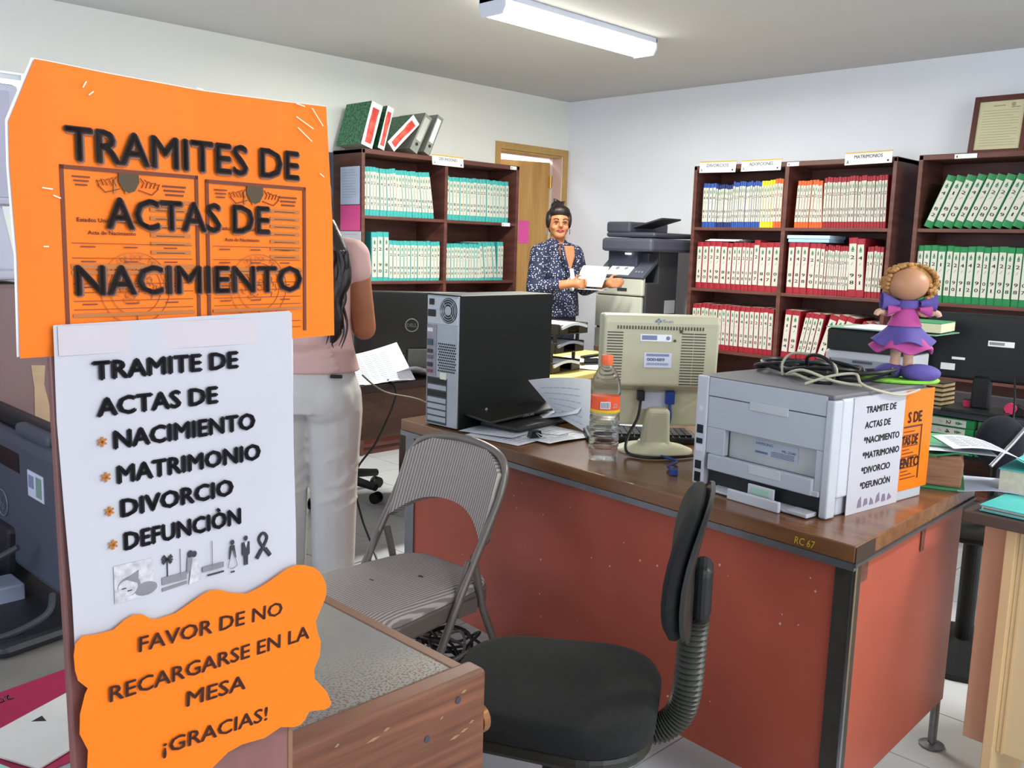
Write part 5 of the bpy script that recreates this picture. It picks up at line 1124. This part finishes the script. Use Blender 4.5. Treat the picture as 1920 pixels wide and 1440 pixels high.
MB().b2(-.25, .135, 0, .09, .145, .37).build('housing', M_wd, t, bevel=.01); MB().b2(-.23, .115, -.004, .0, .16, .355).build('screen', mat('grey_screen', '#a9a6ba', .3), t)
MB().prism([(.02, .01), (.125, .01), (.10, .15), (.07, .15)], .02, .05, 'y').build('stand', M_wd, t, bevel=.004); MB().b2(-.1, .135, -.05, .14, .006, .024).build('stand_base', M_wd, t, bevel=.005)
for x in (-.08, .11): MB().lathe([(.01, 0), (.01, .006)], 10, (x, -.035, 0)).build('foot', M_metal, t)

# blue-grey monitor on the near desk, back towards us
M_hp = mat('blue_grey_plastic', '#4a4f5c', .45, .06, 5); M_hpd = mat('dark_plastic', '#24262c', .45)
t = thing('monitor', 'dark blue-grey monitor seen from behind in front of brown partition', 'monitor', (.455, 1.49, .7515), -88)
A = Matrix.Rotation(R(1), 4, 'Y')
def rot_box(x0, x1, y0, y1, z0, z1, n, m, bv=.008, par=None): return MB().b2(x0, x1, y0, y1, z0, z1, 0, A).build(n, m, par or t, bevel=bv, seg=3)
rot_box(-.34, .082, 0, .03, .05, .275, 'housing', M_hp, .014); rot_box(-.345, .092, .026, .05, .042, .297, 'bezel', M_hpd, .006)
rot_box(-.12, .02, .01, .04, .27, .292, 'top_edge', M_hp); rot_box(-.2, -.07, -.001, .006, .215, .25, 'carry_handle', M_blackg, .008)
b = MB(); b.b2(-.035, .03, -.0012, 0, .19, .232, 0, A); b.b2(.0, .022, -.0018, -.0012, .195, .227, 1, A); b.b2(-.03, -.01, -.0018, -.0012, .205, .225, 2, A); b.build('inventory_sticker', [mat('pale_lilac', '#c9cbe0', .6), mat('grey_green_print', '#7d9488', .6), mat('blue_grey_print', '#7d86a8', .6)], t)
b = MB(); b.tube([A @ Vector((-.155 + .024 * math.cos(a), -.001, .15 + .022 * math.sin(a))) for a in [i * math.pi / 12 for i in range(24)]], .0015, 6, closed=True); b.txt('hp', -.167, .14, .024, .016, 0, -.0015, M=A, bold=0, shear=.3); b.build('logo', mat('logo_dim', '#6c7280', .4), t)
MB().prism([(-.26, .0), (-.12, .0), (-.10, .12), (-.22, .12)], -.01, .03, 'y').build('stand', M_hpd, t, bevel=.01)
MB().prism([(-.30, -.14), (.05, -.14), (.13, -.10), (.10, .08), (-.30, .10)], 0, .02, 'z').build('stand_base', M_hpd, t, bevel=.01); MB().b2(-.10, -.04, -.05, -.01, .0, .045, 0, A).build('port_block', mat('port_grey', '#8b95ab', .5), t, bevel=.003)
MB().prism([(-.20, .02), (-.06, .03), (-.05, .06), (-.19, .05)], -.12, -.06, 'y').build('cable_clip', mat('clip_grey', '#828ba2', .5), t, bevel=.003)
MB().tube([(.075, -.01, .06), (.10, -.03, .04), (.09, -.09, .02), (.04, -.16, .012), (-.04, -.22, .01)], .005, 8, smooth=6).tube([(-.0, -.03, .12), (-.03, -.07, .09), (-.08, -.1, .05)], .005, 8, smooth=5).build('cable', mat('cable_grey', '#3a3d42', .5), t)
t = thing('folder', 'magenta folder with upside-down year on the near desk, left edge', 'folder', (.16, .99, .7515), 9)
M_mag = mat('magenta_cover', '#a8264f', .45, .05)
MB().b2(0, .32, 0, .222, 0, .002).b2(0, .32, 0, .222, .010, .012).build('cover', M_mag, t, bevel=.001); MB().b2(.003, .317, .003, .218, .002, .010).build('papers', M_paper, t)
b = MB(); b.txt('2011', 0, 0, .036, .014, 0, 0, M=Matrix.Translation((.205, .205, .0126)) @ Matrix.Rotation(R(180), 4, 'Z') @ Matrix.Rotation(R(-90), 4, 'X') , bold=.01); b.build('lettering', mat('silver_print', '#d8b9c9', .5), t)
t = thing('brochure', 'small white printed leaflet on the magenta folder', 'paper', (.300, 1.02, .7645), 24)
MB().b2(0, .16, 0, .11, 0, .002).build('sheet', mat('leaflet', '#d9d6d2', .6), t)
b = MB(); b.prism([(.07, .09), (.085, .09), (.078, .075)], .002, .0023, 'z'); b.txt('RELOJ DE', .04, -.06, .07, .007, 0, -.0023, M=Matrix.Rotation(R(-90), 4, 'X')); b.txt('ORO', .055, -.045, .03, .006, 0, -.0023, M=Matrix.Rotation(R(-90), 4, 'X')); b.build('print', M_ink, t)
t = thing('notebook', 'teal edged spiral notebook at the bottom left corner', 'notebook', (.243, 1.01, .7645), 20)
MB().b2(0, .035, 0, .05, 0, .010).build('pages', mat('mint_pages', '#9fd8c9', .6), t); b = MB()
for i in range(5): b.tube([(.003 + .004 * math.cos(a), .008 + i * .01, .012 + .004 * math.sin(a)) for a in [k_ * .785 for k_ in range(8)]], .0006, 5, closed=True)
b.build('spiral', mat('spiral_pink', '#c46a80', .5), t)

# ------------------------------------------------------------------ narrow board with the three posters
PO = Vector((.23722, .77667, 0)); PA_ = 3.5
t = thing('sign_board', 'narrow brown upright board carrying the three paper signs', 'board', tuple(PO), PA_)
MB().prism([(.034, 0), (.232, 0), (.2435, 1.0), (.2435, 1.30), (.017, 1.30), (.0215, .88)], .004, .014, 'y').build('board', mat('board_wood', '#7e5450', .35, .15, 4, stretch=(4, 4, 1)), t, bevel=.002)
MB().prism([(.232, 0), (.238, 0), (.2475, 1.0), (.2475, 1.31), (.2415, 1.31), (.2415, 1.0)], .003, .015, 'y').build('edge_strip', mat('edge_brown', '#86614a', .5), t, bevel=.001)
MB().prism([(.02, 1.2), (.25, 1.2), (.25, 1.45), (.03, 1.46)], .0045, .0065, 'y').build('backing_card', M_white, t)
def local2(pts): return pts
# --- orange sign
M_br = mat('brown_ink', '#4a2a1c', .6); M_fr = mat('form_brown', '#6e2f18', .6); M_fg = mat('form_grey', '#b06a34', .7); M_dark = mat('letter_dark', '#2a1a16', .5, .1, 30, spec=.2)
t = thing('paper_sign', 'large orange sign TRAMITES DE ACTAS DE NACIMIENTO at top of the board', 'sign', tuple(PO), PA_)
out = [(-.0055, 1.252), (.2978, 1.255), (.2955, 1.37), (.2879, 1.482), (.24, 1.480), (.15, 1.478), (.07, 1.480), (.0141, 1.482), (.006, 1.462), (-.0052, 1.434), (-.006, 1.40), (-.004, 1.33)]
# slightly curled sheet: left and top right edges bend back
def curlsheet(poly, y, m, name, par, dep):
    from mathutils.geometry import delaunay_2d_cdt
    pts = [Vector(p) for p in poly]; n = len(pts)
    dense = []
    for i in range(n):
        a, b_ = pts[i], pts[(i + 1) % n]
        for k_ in range(6): dense.append(a.lerp(b_, k_ / 6))
    nn = len(dense); ins = []
    x0 = min(p.x for p in pts); x1 = max(p.x for p in pts); z0 = min(p.y for p in pts); z1 = max(p.y for p in pts)
    for i in range(1, 22):
        for j in range(1, 16): ins.append(Vector((x0 + (x1 - x0) * i / 22, z0 + (z1 - z0) * j / 16)))
    v, e, f, *_ = delaunay_2d_cdt(dense + ins, [], [list(range(nn))], 1, 1e-5)
    return MB().add([(p.x, y + dep(p.x, p.y), p.y) for p in v], [tuple(q) for q in f]).build(name, m, par, smooth=True, solid=.0006)
od = lambda x, z: .35 * max(0, .02 - x) ** 1.2  - .0006 * math.sin(x * 60)
curlsheet(out, .0, M_og, 'sheet', t, od)
curlsheet([(p[0] - (.0015 if p[0] < .05 else -.001), p[1] + .001) for p in out], .0022, mat('tape_plastic', '#e6e6ea', .15, .02, spec=.8), 'plastic_sleeve', t, od)
b = MB(); y = -.0016
def form(b, x0, x1, z1):
    bw = .0032
    b.b2(x0, x1, y, y + .0003, z1 - bw, z1, 0); b.b2(x0, x0 + bw, y, y + .0003, 1.262, z1, 0); b.b2(x1 - bw, x1, y, y + .0003, 1.262, z1, 0)
    W_ = x1 - x0; X = lambda f: x0 + W_ * f
    def L(fa, fb, z, h, m): b.b2(X(fa), X(fb), y - .0001, y + .0002, z, z + h, m)
    for i in range(3): L(.08 + .01 * i, .2 - .01 * i, z1 - .009 - .0032 * i, .0012, 0)
    for i in range(3): L(.72 + .01 * i, .9 - .01 * i, z1 - .012 - .0036 * i, .0016, 0)
    for i in range(7): L(.62, .93, z1 - .026 - .0072 * i, .0032, 1); 
    for i in range(7): L(.66, .88, z1 - .0254 - .0072 * i, .0008, 0)
    L(.05, .95, z1 - .082, .004, 1); L(.05, .95, 1.318, .003, 1); L(.05, .95, 1.283, .003, 1)
    for z in (1.343, 1.331, 1.310, 1.303, 1.296, 1.289, 1.272, 1.266): L(.06, .94, z, .0005, 0)
    for z in (1.340, 1.328, 1.307, 1.293): 
        for f0 in (.12, .42, .72): L(f0, f0 + .1, z, .001, 0)
    L(.5, .505, 1.262, .021, 0)
    for q in ((.36, .014), (.44, .018)): L(q[0], q[0] + .02, z1 - .02, .012, 1)
    # shield at the head of the form
    cx = X(.47); b.prism([(cx - .0085, z1 - .003), (cx + .0085, z1 - .003), (cx + .009, z1 - .010), (cx + .005, z1 - .017), (cx, z1 - .019), (cx - .005, z1 - .017), (cx - .009, z1 - .010)], y - .0002, y + .0003, 'y', 2)
    for s_ in (-1, 1):
        for i in range(5): b.tube([(cx + s_ * (.010 + .0035 * i), y, z1 - .006 - .0012 * i), (cx + s_ * (.013 + .0035 * i), y, z1 - .010 + .001 * (i % 2)), (cx + s_ * (.011 + .0035 * i), y, z1 - .014)], .00045, 4, m=0)
        b.tube([(cx + s_ * .008, y, z1 - .016), (cx + s_ * .02, y, z1 - .0195), (cx + s_ * .026, y, z1 - .014)], .0005, 4, m=0)
    b.txt('Estados Unidos Mexicanos', X(.10), z1 - .044, W_ * .46, .0032, 0, y - .0001, bold=.02); b.txt('Acta de Nacimiento', X(.17), z1 - .054, W_ * .34, .003, 0, y - .0001, bold=.02)
    # round seal with curved lettering
    sx_, sz_ = X(.5), 1.306
    for r0 in (.0305, .0225): b.tube([(sx_ + r0 * math.cos(a), y + .0002, sz_ + r0 * math.sin(a)) for a in [i * math.pi / 20 for i in range(40)]], .00035, 4, m=1, closed=True)
    for i, ch in enumerate('ESTADOS UNIDOS MEXICANOS'):
        if ch == ' ': continue
        a = R(190 - i * 8.7); A = Matrix.Translation((sx_ + .0245 * math.cos(a), y, sz_ + .0245 * math.sin(a))) @ Matrix.Rotation(-(a - math.pi / 2), 4, 'Y')
        b.txt(ch, -.0014, 0, None, .0042, 1, 0, M=A, bold=.0)
    rr = random.Random(2)
    for i in range(40):
        a = rr.uniform(0, 6.28); r0 = .019 * math.sqrt(rr.random()); p = (sx_ + r0 * math.cos(a), y + .0002, sz_ + r0 * math.sin(a) * .9); a2 = a + 1.6 + rr.uniform(-.6, .6)
        b.tube([p, (p[0] + .003 * math.cos(a2), p[1], p[2] + .003 * math.sin(a2)), (p[0] + .005 * math.cos(a2 + .7), p[1], p[2] + .005 * math.sin(a2 + .7))], .0004, 4, m=1)
form(b, .0285, .1475, 1.4045); form(b, .1545, .262, 1.402)
b.build('printed_form', [M_fr, M_fg, mat('shield_dark', '#4a3a20', .6)], t)
b = MB(); b.txt('TRAMITES DE', .0335, 1.4075, .2215, .0255, 1, -.0026, bold=.03); b.txt('TRAMITES DE', .0322, 1.4088, .2215, .0255, 0, -.0030, bold=.024)
b.txt('ACTAS DE', .0645, 1.355, .157, .0245, 1, -.0026, bold=.03); b.txt('ACTAS DE', .0632, 1.3562, .157, .0245, 0, -.0030, bold=.024)
b.txt('NACIMIENTO', .0375, 1.3005, .220, .0235, 1, -.0026, bold=.03); b.txt('NACIMIENTO', .0362, 1.3015, .220, .0235, 0, -.0030, bold=.024)
b.build('lettering', [M_dark, mat('letter_shade', '#7a4a3a', .4)], t)
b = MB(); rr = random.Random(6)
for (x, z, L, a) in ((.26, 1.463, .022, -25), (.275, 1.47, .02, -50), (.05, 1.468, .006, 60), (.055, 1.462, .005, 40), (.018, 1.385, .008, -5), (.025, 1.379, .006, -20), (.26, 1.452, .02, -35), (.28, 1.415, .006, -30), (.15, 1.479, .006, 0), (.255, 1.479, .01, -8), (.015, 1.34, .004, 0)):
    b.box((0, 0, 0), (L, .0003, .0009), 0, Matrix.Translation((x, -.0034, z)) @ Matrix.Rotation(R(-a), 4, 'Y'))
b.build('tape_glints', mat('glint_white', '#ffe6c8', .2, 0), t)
# --- white sign
t = thing('paper_sign', 'white sign listing NACIMIENTO, MATRIMONIO, DIVORCIO, DEFUNCION on the board', 'sign', tuple(PO), PA_)
curlsheet([(.0229, 1.0), (.2452, 1.0), (.2452, 1.06), (.243, 1.15), (.2428, 1.20), (.2418, 1.28), (.2385, 1.2825), (.017, 1.278), (.0165, 1.2), (.019, 1.13), (.0225, 1.05)], -.0052, mat('white_sign', '#bab8c0', .6, .02, spec=.2), 'sheet', t, lambda x, z: .0006 * math.sin(x * 50))
MB().b2(.02, .24, -.0059, -.0057, 1.253, 1.277).build('tape_strip', mat('faint_tape', '#beb6bc', .5, .02, spec=.2), t)
b = MB(); yb = -.0072
for s_, x, z, w_, h_ in (('TRAMITE DE', .0450, 1.2315, .1368, .0148), ('ACTAS DE', .0475, 1.2005, .1127, .0148), ('NACIMIENTO', .0605, 1.1712, .1385, .0148), ('MATRIMONIO', .0625, 1.1405, .142, .0148), ('DIVORCIO', .0645, 1.1105, .110, .0148), ('DEFUNCIÒN', .0665, 1.0805, .1155, .0148)):
    b.txt(s_, x, z, w_, h_, 0, yb, bold=.045)
b.build('lettering', mat('letter_black', '#1d1b20', .6, spec=.15), t)
b = MB()
for x, z in ((.0515, 1.1785), (.0535, 1.1478), (.0555, 1.1175), (.0575, 1.0875)):
    b = MB()
    for q in range(3): b.box((0, 0, 0), (.0085, .0004, .0018), 0, Matrix.Translation((x, yb, z)) @ Matrix.Rotation(R(30 + 60 * q), 4, 'Y'))
    b.build('orange_star', mat('star_brown', '#a8641c', .6), t)
# small pictures: sleeping baby, couple on a pier, bride and groom, ribbon
M_g1 = mat('print_light', '#b9b7bc', .7, .25, 150); M_g2 = mat('print_mid', '#7c7a80', .7, .1); M_g3 = mat('print_dark', '#33323a', .7)
b = MB(); X0, Z0 = .0575, 1.0335
b.prism([(X0, Z0), (X0 + .036, Z0), (X0 + .036, Z0 + .034), (X0, Z0 + .034)], yb + .0008, yb + .001, 'y', 0)
b.ell((X0 + .013, yb + .0012, Z0 + .013), (.0125, .0008, .0105), 16, 1); b.ell((X0 + .012, yb + .001, Z0 + .012), (.0095, .0011, .008), 16, 0); b.ell((X0 + .028, yb + .001, Z0 + .007), (.011, .0008, .0065), 14, 1); b.prism([(X0 + .01, Z0 + .02), (X0 + .022, Z0 + .026), (X0 + .021, Z0 + .014)], yb + .0002, yb + .0005, 'y', 1)
for q in ((.006, .012), (.011, .009)): b.b2(X0 + q[0], X0 + q[0] + .004, yb - .0005, yb, Z0 + q[1], Z0 + q[1] + .0008, 2)
X1 = .1005
b.prism([(X1, Z0 + .006), (X1 + .024, Z0 + .006), (X1 + .024, Z0 + .013), (X1, Z0 + .013)], yb, yb + .0006, 'y', 1); b.prism([(X1, Z0 + .0), (X1 + .024, Z0 + .0015), (X1 + .024, Z0 + .004), (X1, Z0 + .003)], yb, yb + .0006, 'y', 1)
b.b2(X1 + .005, X1 + .006, yb, yb + .0005, Z0 + .013, Z0 + .028, 2)
for a in (-70, -30, 20, 60, 90): b.box((0, 0, 0), (.011, .0004, .0016), 2, Matrix.Translation((X1 + .0055, yb, Z0 + .029)) @ Matrix.Rotation(R(a * .6), 4, 'Y'))
for q in (.018, .05): b.b2(X1 + q, X1 + q + .0006, yb, yb + .0005, Z0 + .01, Z0 + .036, 1)
b.ell((X1 + .028, yb, Z0 + .029), (.0028, .0006, .0034), 10, 2); b.prism([(X1 + .025, Z0 + .026), (X1 + .030, Z0 + .026), (X1 + .031, Z0 + .015), (X1 + .024, Z0 + .01)], yb, yb + .0006, 'y', 1); b.ell((X1 + .032, yb, Z0 + .028), (.0025, .0006, .003), 10, 2)
b.prism([(X1 + .030, Z0 + .025), (X1 + .034, Z0 + .025), (X1 + .038, Z0 + .002), (X1 + .026, Z0 + .0)], yb - .0002, yb + .0004, 'y', 0)
b.prism([(X1 + .04, Z0 + .008), (X1 + .062, Z0 + .008), (X1 + .062, Z0 + .013), (X1 + .04, Z0 + .013)], yb, yb + .0006, 'y', 1); b.prism([(X1 + .045, Z0 + .003), (X1 + .062, Z0 + .003), (X1 + .062, Z0 + .0045), (X1 + .045, Z0 + .0045)], yb, yb + .0006, 'y', 2)
X2 = .172
b.ell((X2, yb, Z0 + .030), (.0022, .0006, .0026), 10, 2); b.prism([(X2 - .0022, Z0 + .027), (X2 + .0022, Z0 + .027), (X2 + .004, Z0 + .014), (X2 + .0028, Z0 + .014), (X2, Z0 + .024), (X2 - .0028, Z0 + .014), (X2 - .004, Z0 + .014)], yb, yb + .0005, 'y', 2)
for q in (-1, 1): b.tube([(X2 + q * .001, yb, Z0 + .022), (X2 + q * .005, yb, Z0 + .006), (X2, yb, Z0 + .004)], .00035, 4, m=1)
b.b2(X2 - .002, X2 + .002, yb, yb + .0004, Z0 + .0, Z0 + .0015, 2)
X3 = .1865
b.ell((X3, yb, Z0 + .031), (.0022, .0006, .0026), 10, 2); b.prism([(X3 - .0042, Z0 + .027), (X3 + .0042, Z0 + .027), (X3 + .0042, Z0 + .015), (X3 + .0022, Z0 + .013), (X3 + .002, Z0 + .004), (X3 + .0004, Z0 + .004), (X3, Z0 + .013), (X3 - .0004, Z0 + .004), (X3 - .002, Z0 + .004), (X3 - .0022, Z0 + .013), (X3 - .0042, Z0 + .015)], yb, yb + .0005, 'y', 2)
b.prism([(X3 - .0016, Z0 + .0275), (X3 + .0016, Z0 + .0275), (X3, Z0 + .021)], yb - .0003, yb, 'y', 0)
X4 = .2055
b.tube([(X4 - .007, yb, Z0 + .008), (X4 + .001, yb, Z0 + .019), (X4 + .0045, yb, Z0 + .027), (X4, yb, Z0 + .032), (X4 - .0045, yb, Z0 + .027), (X4 - .001, yb, Z0 + .019), (X4 + .008, yb, Z0 + .008)], .0015, 6, m=2, smooth=4)
for a, x, z in ((-55, -.0045, .0115), (55, .0052, .0115)): b.box((0, 0, 0), (.010, .0006, .0042), 2, Matrix.Translation((X4 + x, yb, Z0 + z)) @ Matrix.Rotation(R(a), 4, 'Y'))
b.build('small_pictures', [M_g1, M_g2, M_g3], t)
# --- cloud-shaped orange sign
t = thing('paper_sign', 'orange cloud-shaped sign FAVOR DE NO RECARGARSE EN LA MESA at the board bottom', 'sign', tuple(PO), PA_)
cl = [(0.0212, 1.0100), (0.0272, 1.0150), (0.0400, 1.0128), (0.0536, 1.0125), (0.0640, 1.0185), (0.0718, 1.0208), (0.0808, 1.0185), (0.0870, 1.0130), (0.0937, 1.0104), (0.111, 1.0111), (0.1372, 1.0215), (0.1450, 1.0235), (0.1538, 1.0222), (0.170, 1.0145), (0.1837, 1.0103), (0.195, 1.0120), (0.2062, 1.0151), (0.2297, 1.0238), (0.242, 1.0248), (0.2514, 1.0222), (0.262, 1.0175), (0.2689, 1.0118), (0.2745, 1.003), (0.2777, 0.9942), (0.2785, 0.9870), (0.2764, 0.979), (0.2648, 0.9579), (0.2670, 0.9450), (0.2711, 0.9338), (0.2698, 0.9185), (0.2625, 0.9053), (0.2632, 0.8948), (0.2787, 0.8745), (0.2845, 0.8597), (0.282, 0.856), (0.276, 0.8552), (0.2567, 0.8605), (0.2503, 0.8525), (0.2450, 0.8495), (0.2378, 0.8502), (0.2208, 0.8568), (0.2017, 0.8525), (0.1766, 0.856), (0.161, 0.8539), (0.1392, 0.842), (0.1161, 0.8315), (0.0768, 0.8273), (0.0374, 0.8533), (0.0263, 0.8911), (0.028, 0.911), (0.0215, 0.9286), (0.0226, 0.9464), (0.0275, 0.9629), (0.0300, 0.9671), (0.0222, 0.9768), (0.0200, 0.9868), (0.0195, 1.0)]
curlsheet(cl, -.0105, M_og, 'sheet', t, lambda x, z: .0010 * math.sin(x * 22) - .10 * max(0, x - .245) ** 1.3)
def tilt_txt(b, s, x, z, w_, h_, a, yy, m=0): b.txt(s, 0, 0, w_, h_, m, 0, M=Matrix.Translation((x, yy, z)) @ Matrix.Rotation(R(a), 4, 'Y'), bold=.02)
b = MB()
tilt_txt(b, 'FAVOR DE NO', .0742, .986, .1500, .0135, 3.2, -.0122); tilt_txt(b, 'RECARGARSE EN LA', .0468, .949, .2097, .0138, 1.8, -.0124)
tilt_txt(b, 'MESA', .1178, .918, .0634, .0142, 4.0, -.0122); tilt_txt(b, '¡GRACIAS!', .0936, .880, .1118, .0138, 4.5, -.0122)
b.build('lettering', mat('letter_brown', '#5a2c18', .5), t)
